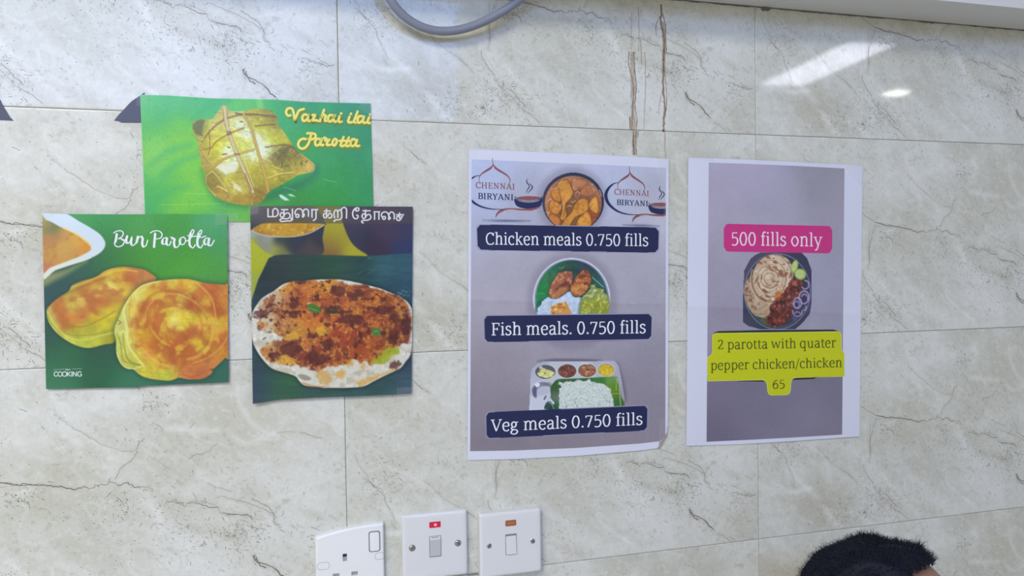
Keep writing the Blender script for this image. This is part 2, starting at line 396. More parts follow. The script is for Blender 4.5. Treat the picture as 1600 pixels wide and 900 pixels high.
# the tile: one print, repeated on every tile as on the real wall ----------
TW, TH = 0.6, 0.3
def T(x0, y0, s):
    f = Z(x0, y0, s)
    def g(t):
        p = np.array(f(t)); w = W(p[:, 0], p[:, 1]); X, Zc = w[:, 0], w[:, 2]
        c, r = math.floor(X.mean() / TW), math.floor(-Zc.mean() / TH)
        return np.stack([(X - c * TW) * 1000, (-Zc - r * TH) * 1000], -1)
    return g
A9, A6, A7, A3, A8, A2 = T(1060, 596, 2.963), T(1060, 300, 2.963), T(0, 596, 2.963), T(1060, 0, 2.963), T(530, 596, 2.963), T(530, 0, 2.963)
cracks = [  # (points, width mm)
 (A9('848,120 880,138 920,158 950,165 990,168 1040,172 1075,180 1110,185 1130,180 1150,184 1170,174 1190,172 1205,165 1220,176 1240,168 1262,182 1285,184 1300,186 1308,198'), 1.5),
 (A9('1212,155 1228,118 1250,95 1268,68 1275,35 1300,5'), 1.0),
 (A9('1345,232 1370,240 1390,250 1405,238 1425,242 1440,252 1475,262'), 1.2),
 (A9('1485,282 1520,284 1555,290'), .9),
 (A9('260,515 290,522 320,528 345,528 360,518'), 1.3),
 (A9('10,425 40,430 60,445'), 1.0),
 (A9('45,365 80,385 105,400 122,430 125,455 140,470'), .8),
 (A9('915,168 900,225 888,262 884,300 885,345'), .8),
 (A9('52,592 62,600 60,612 78,625 95,630 112,640 130,652 140,668 155,678 165,690'), 2.4),
 (A9('180,705 215,722 242,742'), .9),
 (A9('430,290 455,312 480,335 500,370 515,410 535,455 545,472'), .7),
 (A9('635,302 665,325 700,372 740,400 780,425 808,452'), .8),
 (A9('855,385 870,430 900,470 920,510 955,540 985,580 1020,605 1070,640'), .8),
 (A9('1560,430 1580,460 1598,478'), 1.8),
 (A9('1390,565 1392,580'), .7),
 (A7('875,355 905,340 960,325 1005,285'), .8), (A7('690,345 740,375 790,405'), .5),
 (A7('270,165 320,200 375,232 440,270 500,300 570,320 620,322'), .7),
 (A7('690,480 700,440'), .8), (A7('750,528 770,515'), .7), (A7('910,560 908,535 892,515'), .6),
 (A7('1045,620 1090,618 1150,622 1168,640'), 1.1), (A7('1020,530 1080,545 1170,570 1240,600 1272,620 1270,655 1295,665'), .7),
 (A7('960,475 1020,495 1085,515'), .6), (A7('1285,240 1330,232 1400,240 1450,258 1490,262'), .8),
 (A8('752,368 735,400 725,440 728,490'), .8), (A8('1350,365 1390,380 1440,372 1500,392 1510,415 1560,425 1598,430'), 1.0),
 (A8('350,5 385,30 415,50'), .9), (A8('425,80 460,105'), .7), (A8('70,340 95,385 130,440 165,490'), .7),
 (A8('820,525 870,545'), .4),
 (A2('290,672 330,700 370,740 402,760'), .9), (A2('400,790 445,822'), .9), (A2('190,505 240,550'), .6),
 (A2('695,20 695,90 700,175 688,228'), .8), (A2('1140,38 1160,5'), .9), (A2('550,265 600,310 650,365'), .6), (A2('790,410 830,455 865,495'), .9),
 (A3('915,125 960,142 1010,152 1060,165 1105,187'), 1.1),
]
whites = [
 (A9('880,400 925,455 960,490 1010,540 1080,582 1115,625'), 4), (A9('855,350 850,390 880,430 905,480'), 3), (A9('380,492 440,500 500,512 560,512 605,500'), 6),
 (A9('1240,395 1248,425 1240,455 1262,490 1300,520 1350,560'), 3.2), (A9('1045,455 1048,490 1060,515'), 3), (A9('500,400 560,460 640,540 720,640 740,670'), 9),
 (A9('800,600 850,630 890,662'), 9), (A9('1180,700 1260,740 1350,700 1420,660'), 12), (A9('1500,560 1400,590 1330,540'), 8),
 (A7('0,540 60,520 130,500'), 5), (A7('1100,10 1110,90 1150,170 1200,220 1270,245'), 4), (A7('1060,230 1130,285 1210,255 1280,245'), 5),
 (A7('780,215 880,225 1000,222'), 6), (A7('230,20 250,90 330,130 300,220 380,300'), 6), (A7('780,150 820,80 800,30'), 7), (A2('750,300 830,370 930,480 960,510'), 4), (A2('80,250 200,310 330,320'), 5),
 (A7('1250,560 1400,490 1560,430'), 4), (A7('660,540 720,600 750,690'), 8), (A7('380,240 480,300 560,330'), 9),
]
def paint_tile(c):
    X, Y = c.X, c.Y; one = np.ones(X.shape)
    c.C[:] = (202, 203, 196)
    # slanting drift of the figure
    U = X * .8 + Y * .6; V = -X * .6 + Y * .8
    n1 = fbm(U / 120, V / 55, 4, 3); n2 = fbm(U / 42, V / 24, 4, 9)
    c.blend(sstep(.48, .75, n1), (191, 190, 178), .55); c.blend(sstep(.54, .28, n1) , (216, 217, 215), .6)
    c.blend(sstep(.52, .80, n2), (216, 217, 214), .4); c.blend(sstep(.48, .22, n2), (190, 188, 176), .35)
    n3 = fbm(X / 14, Y / 12, 4, 5); c.blend(sstep(.55, .8, n3), (182, 180, 167), .22); c.blend(sstep(.45, .2, n3), (222, 223, 222), .2)
    for x, y, rx, ry, ro, col, a in [(115, 260, 70, 40, .4, (184, 181, 166), .4), (250, 140, 60, 40, -.5, (186, 185, 170), .4), (330, 210, 50, 35, .6, (184, 184, 172), .5), (480, 90, 80, 45, -.2, (187, 185, 168), .35),
                                     (60, 60, 50, 25, .1, (185, 180, 160), .35), (420, 250, 90, 30, .5, (224, 226, 228), .4), (540, 220, 50, 40, 0, (222, 224, 226), .4), (190, 60, 60, 30, .7, (224, 225, 226), .4)]:
        c.blend(c.ell(x + 25 * (n2 - .5) * 2, y, rx, ry, ro, 26), col, a)
    n4 = fbm(X / 4.2, Y / 3.6, 3, 15); mk = sstep(.42, .62, fbm(X / 50, Y / 35, 3, 33)); c.blend(sstep(.60, .78, n4) * mk, (168, 165, 152), .45); c.blend(sstep(.60, .80, fbm(X / 6, Y / 5, 3, 44)) * (1 - mk), (224, 226, 225), .35)
    # ridged thin pale veins
    rd = 1 - np.abs(fbm(U / 60 + 5, V / 40, 4, 12) - .5) * 2; c.blend(sstep(.90, .995, rd), (222, 223, 221), .25)
    rd = 1 - np.abs(fbm(U / 45, V / 60, 4, 21) - .5) * 2; c.blend(sstep(.93, .995, rd), (178, 174, 160), .15)
    for p, w in whites:
        q = p + np.stack([(fbm(p[:, 0] / 20, p[:, 1] / 20, 2, 3) - .5) * 8] * 2, -1)
        c.blend(c.line(q, w * 1.1, soft=w * .7 + 1.0) * (.35 + .65 * sstep(.35, .65, n3)), (228, 229, 227), .5)
    for p, w in cracks:
        c.blend(c.line(p, w * 2.2 + 3, soft=2.4), (194, 191, 182), .35)
    for (x, y) in [(100, 262), (112, 256), (420, 205), (455, 215), (560, 200)]:
        c.blend(c.ell(x, y, 12, 5, .5, 5), (168, 162, 142), .3)
# mesh: flat face with an arris ring and a skirt behind
nu, nv = 402, 202
xs = np.linspace(0.0007, TW - 0.0007, nu); ys = np.linspace(0.0007, TH - 0.0007, nv)
gx, gy = np.meshgrid(xs, ys)
gxp = np.pad(gx, 2, mode='edge'); gyp = np.pad(gy, 2, mode='edge')
gxp[:, :2] = 0.00035; gxp[:, -2:] = TW - 0.00035; gyp[:2, :] = 0.00035; gyp[-2:, :] = TH - 0.00035
dep = np.zeros(gxp.shape); dep[0, :] = dep[-1, :] = 0.0012; dep[:, 0] = dep[:, -1] = 0.0012; 
dep[1, 1:-1] = dep[-2, 1:-1] = 0.0003; dep[1:-1, 1] = dep[1:-1, -2] = 0.0003
TP = np.stack([gxp, dep, -gyp], -1)
cv = Canvas(gxp * 1000, gyp * 1000); paint_tile(cv)
tile_me = gridmesh('tile', TP, M_tile, alb(np.clip(cv.C, 0, 255)))
# veins: hair cracks filled dark, and flecks
VV, VF = [], []
tput = lambda P: [(min(max(a, .8), 599.2) / 1000, -0.00006, -min(max(b, .8), 299.2) / 1000) for a, b in P]
r5 = random.Random(5)
for p, w in cracks:
    q = crom(p, 5); s = 0
    jj = np.array([(r5.gauss(0, 1), r5.gauss(0, 1)) for _ in q]); jj = jj * .62 + np.cumsum(jj, 0) * .10 * np.sin(np.linspace(0, math.pi, len(q)))[:, None]; q = q + jj
    while s < len(q) - 2:                                           # broken into dashes of changing weight
        L = r5.randint(4, 16); seg = q[s:s + L + 1]; ww = w * r5.uniform(.35, 1.0) * .8
        if len(seg) > 2: pen_strip(VV, VF, seg, ww, ww, tput)
        s += L + (0 if r5.random() < .6 else r5.randint(0, 1))
clusters = [(A9('740,600')[0], 45, 22), (A9('920,510')[0], 22, 16), (A9('1330,420')[0], 60, 40), (A9('500,330')[0], 25, 20), (A9('270,545')[0], 18, 14), (A9('1480,350')[0], 40, 22), (A9('20,490')[0], 20, 14),
            (A7('1180,690')[0], 60, 25), (A7('830,660')[0], 40, 20), (A7('560,560')[0], 30, 20), (A2('740,390')[0], 30, 16), (A2('600,510')[0], 40, 10), (A2('840,480')[0], 30, 18), (A8('200,400')[0], 30, 30), (A8('1180,420')[0], 60, 40),
            (A8('1580,530')[0], 30, 25), (A3('870,560')[0], 20, 20), (A7('690,130')[0], 30, 25), (A9('970,210')[0], 20, 12), (np.array([300., 150.]), 280, 140)]
for (cx, cy), sx, sy in clusters:
    for _ in range(75 if sx < 200 else 420):
        x, y = cx + r5.gauss(0, sx * .5), cy + r5.gauss(0, sy * .6); th = r5.gauss(.9, .7); l = r5.expovariate(1 / 1.6) + .4; w = r5.uniform(.2, .7)
        if 2 < x < 598 and 2 < y < 298:
            pen_strip(VV, VF, [(x, y), (x + l * math.cos(th) * .6 + .2, y + l * math.sin(th) * .5), (x + l * math.cos(th), y + l * math.sin(th))], w, w, tput)
def add_small(cx, cy, r):
    disc(VV, VF, (cx, cy), r, tput, 6)
for _ in range(60): add_small(r5.uniform(5, 595), r5.uniform(5, 295), r5.uniform(.2, .6))
vein_src = meshobj('vein', VV, VF, M_vein); vein_me = vein_src.data; bpy.data.objects.remove(vein_src)
for r in range(-1, 4):
    for c in range(-3, 4):
        t = bpy.data.objects.new('tile', tile_me); COL.objects.link(t); t.parent = wall; t.location = (c * TW, 0, -r * TH)
        v = bpy.data.objects.new('vein', vein_me); COL.objects.link(v); v.parent = t; v['kind'] = 'stuff'

# rusty drips running down from the bulkhead
M_rust = mat('drip_rust', (0.34, 0.19, 0.10), 0.6, alpha=0.6); M_rustl = mat('drip_pale', (0.50, 0.36, 0.23), 0.6, alpha=0.36)
def drips(name, lines, m, label):
    V, F = [], []
    for pts, w in lines:
        q = crom(pts, 8); n = len(q); rr = random.Random(int(pts[0][0] * 10))
        q = q + np.array([(rr.gauss(0, .25), 0) for _ in q]); t = np.gradient(q, axis=0)
        hw = np.array([w * .5 * (0.45 + 0.55 * rr.random()) for _ in q]); hw = (hw + np.roll(hw, 1)) / 2
        b = len(V); A = q + np.stack([hw, 0 * hw], 1); B = q - np.stack([hw, 0 * hw], 1)
        V += [tuple(a) for a in W(A[:, 0], A[:, 1], .0002)] + [tuple(a) for a in W(B[:, 0], B[:, 1], .0002)]
        F += [(b + i, b + i + 1, b + n + i + 1, b + n + i) for i in range(n - 1)]
    o = meshobj(name, V, F, m, wall); o['label'] = label
zd = Z(530, 0, 2.963)
drips('drip_stain', [(zd('1490,20 1492,60 1488,100 1500,150 1505,210 1502,270 1500,340 1500,420 1508,490 1503,560 1502,608'), 4.2), (zd('1485,75 1472,105 1466,130 1468,165'), 1.6),
       (zd('1495,60 1510,110 1512,170 1515,240'), 2.0), (zd('1502,300 1512,380 1516,470 1512,530'), 1.4), (zd('1490,440 1482,490 1480,530'), 1.0),
       (zd('1342,240 1340,300 1356,360 1362,430 1358,520 1354,600'), 1.8), (zd('1362,240 1368,320 1376,400 1370,480 1378,560 1374,600'), 1.8), (zd('1358,190 1352,230'), 1.2), (zd('1345,540 1348,600'), 3),
       (zd('1500,598 1502,612'), 5), (zd('1345,604 1380,604'), 3), (zd('1362,606 1362,650 1366,718'), 3.0), (zd('1374,606 1374,660 1376,718'), 1.4)], M_rust, 'brown rusty drips running down the tiles to the meals poster')
drips('drip_stain', [(zd('1360,240 1358,330 1362,420 1360,520 1362,606'), 10), (zd('1380,606 1366,660 1366,718'), 9), (zd('1500,100 1503,220 1502,340'), 7), (zd('1385,30 1388,160 1386,240'), 2), (zd('1355,60 1352,150 1355,190'), 1.5),
       (zd('1415,240 1418,400 1410,600'), 2.2), (zd('1395,180 1400,300'), 3), (zd('1508,612 1508,680 1512,740'), 2.2)], M_rustl, 'faint tan haze of older drips beside the rusty drips')

# bulkhead above, its grimy joint ------------------------------------------
M_bulk = mat('bulkhead_paint', (0.74, 0.75, 0.74), 0.5); noise_bump(M_bulk, 20, .08)
bz = 0.187
bulk = tag(boxobj('trim_1', (-3.0, 5.6, -0.086, 0.0011, bz, CEIL_Z), M_bulk), 'grey painted bulkhead over the tiled wall, seen from below at top right', kind='structure')
V, F = [], []; n = 700; rr = random.Random(3)
for i in range(n):
    x = .2 + 1.25 * i / (n - 1); h = 0.0008 + 0.0016 * vnoise(np.array([x * 60.]), np.array([0.]))[0] * rr.uniform(.4, 1.2)
    if abs(x - .600 - .018) < .007: h += .003
    V += [(x, -0.0006, bz + .0004), (x, -0.0006, bz - h), (x, -0.0020 - h * .3, bz - .0001)]
for i in range(n - 1): a = 3 * i; F += [(a, a + 3, a + 4, a + 1), (a, a + 2, a + 5, a + 3), (a + 1, a + 4, a + 5, a + 2)]
meshobj('grime_line', V, F, mat('grime', (0.15, 0.14, 0.12), 0.9), bulk)['label'] = 'dark mouldy joint line under the bulkhead'

# rear of the room, its daylight window and the ceiling lights -------------
rear = tag(boxobj('wall_rear', (-3.0, 5.6, REAR_Y - .1, REAR_Y, FLOOR_Z, CEIL_Z), M_wall), 'plain rear wall behind the camera', kind='structure')
FY = -3.0                                                          # nearer front wall on the left, with the daylight window
tag(boxobj('wall_front', (-3.0, 1.3, FY - .1, FY, FLOOR_Z, CEIL_Z), M_wall), 'plain front wall behind the camera on the left', kind='structure')
win = tag(boxobj('window_1', (-1.9, .78, FY, FY + .02, .58, 1.24), mat('daylight_pane', (.8, .8, .8), .3, emit=((0.22, 0.42, 1.0), 5.2))), 'wide daylight window high in the front wall', kind='structure')
M_al = mat('white_enamel', (.8, .8, .8), .35)
for a in ((-1.95, .83, FY, FY + .05, .53, .58), (-1.95, .83, FY, FY + .05, 1.24, 1.29), (-1.95, -1.9, FY, FY + .05, .53, 1.29), (.78, .83, FY, FY + .05, .53, 1.29)):
    boxobj('window_frame', a, M_al, win)
M_lamp = mat('lamp_diffuser', (.9, .9, .9), .4, emit=((0.85, 0.86, 1.0), 15.0))
def ceiling_lamp(x, y, sx, sy, label, m=M_lamp, rot=0.0):
    e = tag(empty('ceiling_light', (x, y, CEIL_Z)), label, 'light')
    f = boxobj('frame', (x - sx / 2 - .02, x + sx / 2 + .02, y - sy / 2 - .02, y + sy / 2 + .02, CEIL_Z - .055, CEIL_Z), M_al); under(f, e)
    d = boxobj('diffuser', (x - sx / 2, x + sx / 2, y - sy / 2, y + sy / 2, CEIL_Z - .06, CEIL_Z - .054), m); under(d, e); e.rotation_euler = (0, 0, rot)
ceiling_lamp(3.64, -3.83, .34, 1.12, 'long white ceiling light panel reflected as a slanted streak in the upper right tiles', rot=.10)
ceiling_lamp(4.83, -4.45, .16, .16, 'small square ceiling light reflected as a short bright spot in the upper right tiles', mat('lamp_warm', (.9, .9, .9), .4, emit=((1, 1, .85), 36.0)))

# ================================================================ POSTERS
M_print = mat('printed_paper', rough=0.42, spec=0.45, vcol=True)
M_gloss = mat('printed_gloss_paper', rough=0.30, spec=0.5, vcol=True)
M_paper = mat('white_paper', tuple(alb((212, 214, 232))), 0.5)
def ink_mat(name, c, rough=.42): return mat(name, tuple(alb(c)), rough, .4)
M_white = ink_mat('ink_white', (226, 228, 238)); M_navy = ink_mat('ink_navy', (33, 38, 78)); M_navyline = ink_mat('ink_navy_edge', (150, 152, 180))
M_tape = mat('clear_tape', (.85, .86, .84), 0.12, .6, alpha=0.07); noise_bump(M_tape, 120, .6, .002)
def tape(root, quad, h=0.0022, seed=0):
    """short piece of clear tape, slightly wrinkled"""
    V, F = [], []; q = np.array(quad, float); n = 10; m = 5; rr = random.Random(seed)
    for j in range(m):
        for i in range(n):
            u, v = i / (n - 1), j / (m - 1)
            p = (q[0] * (1 - u) + q[1] * u) * (1 - v) + (q[3] * (1 - u) + q[2] * u) * v
            V.append(tuple(W([p[0]], [p[1]], np.array([h + rr.uniform(0, .0007)]))[0]))
    for j in range(m - 1):
        for i in range(n - 1): a = j * n + i; F.append((a, a + 1, a + n + 1, a + n))
    o = meshobj('tape', V, F, M_tape, smooth=True); under(o, root); o['label'] = 'clear shiny tape'; return o
def root_at(px, py, name='poster'): return empty(name, W1(px, py, 0.0))

# ---- banana leaf parotta poster -------------------------------------------
P1 = Sheet([(219, 148), (262, 149), (330, 153.5), (430, 155.5), (478, 159), (579, 161.5)], [(227, 347), (330, 347), (450, 346), (584, 345)], .0008, .0016, 1)
e1 = tag(root_at(227, 346), 'green poster of a tied banana leaf parcel, highest of the three food posters', 'poster')
zA = Z(290, 155, 5.143)
def paint1(c):
    c.C[:] = c.field([(225, 160, (90, 190, 110)), (260, 155, (75, 180, 110)), (300, 165, (70, 178, 100)), (400, 165, (95, 190, 95)), (430, 175, (60, 165, 95)), (480, 165, (50, 150, 90)), (570, 170, (48, 140, 100)), (575, 230, (48, 140, 90)),
                      (575, 300, (45, 140, 80)), (575, 335, (55, 150, 85)), (520, 320, (45, 145, 55)), (500, 250, (45, 145, 75)), (470, 235, (60, 160, 75)), (450, 320, (50, 140, 55)), (420, 340, (80, 165, 60)), (235, 200, (80, 180, 80)), (270, 190, (70, 172, 80)),
                      (290, 215, (115, 195, 60)), (260, 230, (120, 195, 70)), (235, 250, (125, 195, 70)), (235, 290, (70, 175, 85)), (270, 265, (80, 180, 80)), (290, 260, (120, 195, 55)), (300, 290, (110, 190, 50)), (280, 300, (95, 185, 65)), (250, 310, (60, 165, 75)), (270, 325, (120, 195, 65)),
                      (240, 335, (60, 165, 95)), (310, 330, (85, 180, 75)), (370, 338, (70, 165, 85)), (380, 345, (130, 190, 60)), (540, 200, (50, 145, 85)), (530, 280, (45, 145, 65))], 19)
    one = np.ones(c.X.shape)
    c.tex(one, .03, (60, 165, 95), .5, .8, .3, 2, 3, 1, 1.0); c.blend(c.poly([(262, 200), (300, 190), (310, 260), (330, 320), (300, 335), (262, 335), (285, 290)], 16), (128, 200, 62), .45); c.blend(c.poly([(228, 215), (262, 225), (250, 275), (230, 268)], 12), (128, 200, 80), .4); c.mult(one, .5, .05, 3)
    for k, (x, y) in enumerate([(235, 240), (255, 255), (300, 168), (232, 305)]):
        c.blend(c.line([(x, y + 18), (x + 30, y - 4), (x + 62, y - 14)], 9, soft=7), (60, 165, 95), .45)
    c.blend(c.line([(405, 155), (408, 172)], 9, soft=4), (150, 215, 110), .5)
    c.blend(c.line([(290, 302), (350, 304)], 1, soft=.7), (150, 215, 110), .6); c.blend(c.line([(250, 320), (355, 318)], 1, soft=.7), (150, 215, 110), .6)
    # cast part of the picture under the parcel
    c.blend(c.poly(zA('640,760 820,690 1000,620 1060,540 1060,600 950,700 800,760 650,820'), 9), (30, 105, 75), .7)
    c.blend(c.poly(zA('130,560 160,700 260,830 480,880 620,850 620,800 400,800 200,680'), 7), (50, 120, 60), .6)
    out = zA('290,58 310,50 328,56 345,85 430,100 560,75 650,82 700,98 735,140 740,195 770,235 800,275 850,350 900,420 960,460 1010,500 1036,530 1030,572 990,592 900,612 850,642 760,692 670,745 620,812 570,840 480,852 350,830 260,795 190,730 155,650 160,600 130,540 115,450 100,410 110,360 85,320 60,260 55,200 80,170 150,160 210,160 240,125 275,80')
    m = c.poly(out, .9); f = c.field([(a, b, col) for (a, b), col in zip(zA('90,230 120,190 250,190 290,110 190,250 160,330 250,370 250,300 430,190 480,290 470,350 400,330 330,420 330,560 260,500 600,290 640,370 700,300 780,320 610,430 540,460 520,540 800,440 740,470 840,510 900,480 960,540 1010,545 700,610 800,650 560,110 700,140 650,180 600,220 720,200 250,620 200,690 350,640 430,700 300,790 450,810 600,770 560,650 160,500 900,590 700,710 620,560 200,430 420,640'),
        [(112, 118, 62), (150, 140, 70), (195, 175, 90), (190, 165, 90), (195, 175, 70), (175, 150, 55), (210, 195, 45), (205, 190, 70), (205, 200, 140), (220, 220, 190), (205, 200, 75), (215, 195, 90), (222, 222, 185), (210, 208, 165), (200, 180, 70), (205, 200, 140), (212, 212, 175), (190, 180, 40), (185, 170, 45), (214, 212, 175), (208, 206, 160), (188, 165, 45), (105, 88, 40), (130, 105, 45), (150, 130, 40), (150, 125, 55), (185, 150, 60), (210, 170, 110), (195, 170, 55), (150, 130, 40), (172, 152, 62), (138, 122, 52), (165, 145, 50), (185, 170, 40), (150, 125, 45), (150, 120, 42), (140, 110, 36), (190, 165, 55), (205, 185, 100), (175, 135, 55), (165, 125, 45), (145, 105, 40), (165, 140, 40), (170, 140, 72), (190, 160, 70), (150, 130, 45), (175, 150, 40), (185, 165, 55), (160, 130, 45)])], 8)
    c.blend(m, f); c.C[:] = c.C * (1 - m[..., None] * .0) + m[..., None] * np.array([0, 12, -8]); c.mult(m, .22, .14, 4, 3, .8, 1.3); c.mult(m, .8, .08, 5)
    box1 = (300, 165, 492, 320)
    c.dabs(m, 170, box1, 4, .8, [(135, 105, 40), (120, 92, 38), (150, 118, 45)], 1.0, .42, 1)
    c.dabs(m, 300, box1, 4, .8, [(232, 226, 150), (222, 210, 100), (240, 238, 190)], .8, .6, 2)
    c.dabs(c.poly(zA('700,500 760,390 860,390 960,460 1000,520 900,560 760,560'), 2), 60, (425, 225, 485, 265), 5, 1.3, [(80, 62, 30), (70, 55, 30), (205, 175, 80)], 2.1, .8, 3)
    for q in ['330,580 300,540 280,560 320,600', '360,400 320,400 310,450 370,440', '430,290 500,270 540,300 480,310', '560,270 620,320 640,430 600,470 590,380', '520,420 550,440 545,500 520,470', '250,540 400,500 420,560 340,600', '400,190 450,170 470,210 410,220', '370,660 430,700 450,740 400,720']:
        c.blend(c.poly(zA(q), 1.3, jit=2, seed=len(q)) * m, (226, 227, 205), .75)
    c.blend(c.poly(zA('60,220 90,175 150,170 130,260 140,300 80,270'), 1.5) * m, (98, 102, 55), .75)
    for p, w, col in [('130,345 200,250 300,168 400,132 480,118', 2.4, (140, 98, 48)), ('115,405 200,390 250,335 350,275 470,228', 2.2, (168, 125, 60)), ('200,555 300,482 400,445 550,402', 3.2, (196, 158, 66)), ('640,385 720,372 800,365 860,385 910,425', 1.6, (120, 88, 36)),
                      ('400,110 470,120 560,120 640,130 730,140', 2.2, (120, 85, 50)), ('560,215 640,205 720,200', 1.6, (125, 95, 45)), ('120,400 170,480 215,540 205,585', 2.0, (205, 180, 95)), ('205,585 170,620 165,690 240,780', 2.2, (205, 180, 95)), ('215,580 270,640 310,700 335,745', 2.2, (215, 195, 110)),
                      ('60,250 80,300 130,330 160,320', 1.8, (205, 190, 90)), ('100,400 110,370 130,350', 2, (200, 185, 90)), ('620,480 680,500 700,540 780,570', 1.6, (222, 200, 100)), ('650,640 760,600 860,590', 2.2, (225, 200, 90)), ('650,480 760,380', 1.4, (222, 205, 100)), ('190,250 195,390 180,450', 1.6, (150, 115, 45)),
                      ('920,440 1000,500 1030,540 1000,575', 1.8, (215, 175, 110)), ('255,700 300,720 330,740', 2, (235, 215, 120))]:
        c.blend(c.line(zA(p), w) * m, col, .85); c.blend(c.line([(a, b + w * .75) for a, b in zA(p)], .8) * m, (95, 68, 30), .6)
    c.blend(c.line(zA('308,55 322,150 345,255 385,370 430,480 482,600 540,745'), 6.2) * m, (112, 80, 36), .6)
    c.blend(c.line(zA('308,55 322,150 345,255 385,370 430,480 482,600 540,745'), 4.6) * m, (208, 192, 142), .95)
    c.blend(c.line(zA('480,600 495,650 530,730'), 2.4) * m, (150, 95, 60), .7); c.blend(c.line(zA('470,450 490,540 550,700'), 1.2) * m, (228, 215, 150), .8)
    c.blend(c.line(zA('465,120 520,215 560,350 600,480 640,620 665,745'), 5.2) * m, (125, 92, 34), .6)
    c.blend(c.line(zA('465,120 520,215 560,350 600,480 640,620 665,745'), 3.8) * m, (198, 164, 66), .95)
    c.blend(c.line(zA('340,262 362,268 350,285 335,275'), 2.6) * m, (120, 75, 40), .8); c.blend(c.line(zA('395,440 430,445'), 3) * m, (130, 85, 40), .7); c.blend(c.line(zA('440,180 458,180'), 2) * m, (70, 60, 40), .8); c.blend(c.line(zA('340,385 355,390'), 2) * m, (70, 70, 40), .8); c.blend(c.line(zA('295,445 330,440'), 2.2) * m, (100, 85, 50), .8)
    for q, a in [('750,770 770,765 800,785 835,812 800,815 765,795', .9), ('818,765 850,762 885,785 845,780', .8)]: c.blend(c.poly(zA(q), .8, False), (205, 235, 225), a)
    c.blend(c.line(zA('790,710 840,720 880,735'), 1.3), (90, 175, 110), .8); c.blend(c.line([(505, 280), (527, 285)], 1.0), (110, 190, 125), .8)
    r = random.Random(2)
    for _ in range(70): c.blend(c.ell(r.uniform(222, 575), r.uniform(150, 340), .7, .7, 0, .5), (35, 80, 40), .6)
    c.blend(1 - sstep(0, 1.2, c.X - np.interp(c.Y, [148, 347], [219, 227])), (150, 215, 160), .5); c.blend(1 - sstep(0, 1.2, c.Y - np.interp(c.X, [219, 262, 330, 430, 478, 579], [148, 149, 153.5, 155.5, 159, 161.5])), (150, 215, 170), .5)
P1.mesh('paper', 1.05, M_gloss, e1, paint1)
def vscript(dx, dy, grow):
    ink = Ink(P1, .00018 if not grow else .0001, clip=(200, 579.5)); z = Z(400 + dx, 140 + dy, 8.0); w = 3.8 + grow
    def S(t, closed=False): ink.stroke(z(t), w, closed=closed, caps=True)
    def D(x, y): ink.dot(z([(x, y)])[0], 2.1 + grow * .5)
    S('432,322 400,325 378,295 382,255 412,232 450,240 470,290 482,380'); S('482,380 510,318 540,262 598,242')
    S('645,318 600,312 578,352 592,390 625,382 655,340 662,312'); S('662,312 648,365 660,392 692,382')
    S('705,318 748,314'); S('748,314 722,350 702,388'); S('702,388 740,382 778,392'); S('850,252 825,325 798,395'); S('812,362 842,318 872,326 862,362 862,388 895,390')
    S('965,322 922,320 900,355 912,397 945,390 975,350 988,320'); S('982,320 970,370 985,402 1012,392'); S('1045,332 1032,380 1042,405 1072,400'); D(1064, 298)
    S('1170,336 1152,390 1162,410 1195,408'); D(1187, 302); S('1270,272 1242,350 1222,400 1245,414')
    S('1335,335 1292,332 1270,370 1278,412 1310,405 1340,370 1352,335'); S('1348,335 1335,385 1350,416 1378,410'); S('1415,345 1397,390 1402,416 1440,418'); D(1427, 310)
    S('640,548 690,545 740,560 740,598 695,622 662,612'); S('690,548 678,605 652,680 610,728 560,735 527,695 540,645 580,615 625,618')
    S('800,618 760,615 738,655 750,695 785,690 815,650 822,615'); S('815,615 805,665 818,694 842,690'); S('850,602 876,608 865,640'); S('860,622 895,628 922,625'); S('922,625 892,655 888,692 928,690')
    S('985,615 1008,630 1005,665 980,698 958,685 958,650', True); S('1095,592 1070,655 1058,698 1085,706 1112,690'); S('1042,640 1195,642'); S('1162,596 1135,660 1125,700 1152,706 1178,690')
    S('1248,628 1205,620 1183,662 1195,704 1230,696 1255,658 1264,628'); S('1260,628 1246,678 1262,706 1292,700')
    return ink
vscript(2, 3, .9).done('lettering_shadow', ink_mat('ink_brown', (110, 135, 45)), e1)
vscript(0, 0, 0).done('lettering', ink_mat('ink_yellow', (238, 222, 108)), e1, 'pale yellow script lettering')
tape(e1, [(212, 143), (232, 141), (229, 162), (214, 166)], .0036, 1); tape(e1, [(572, 150), (612, 186), (600, 196), (560, 168)], .0036, 2)

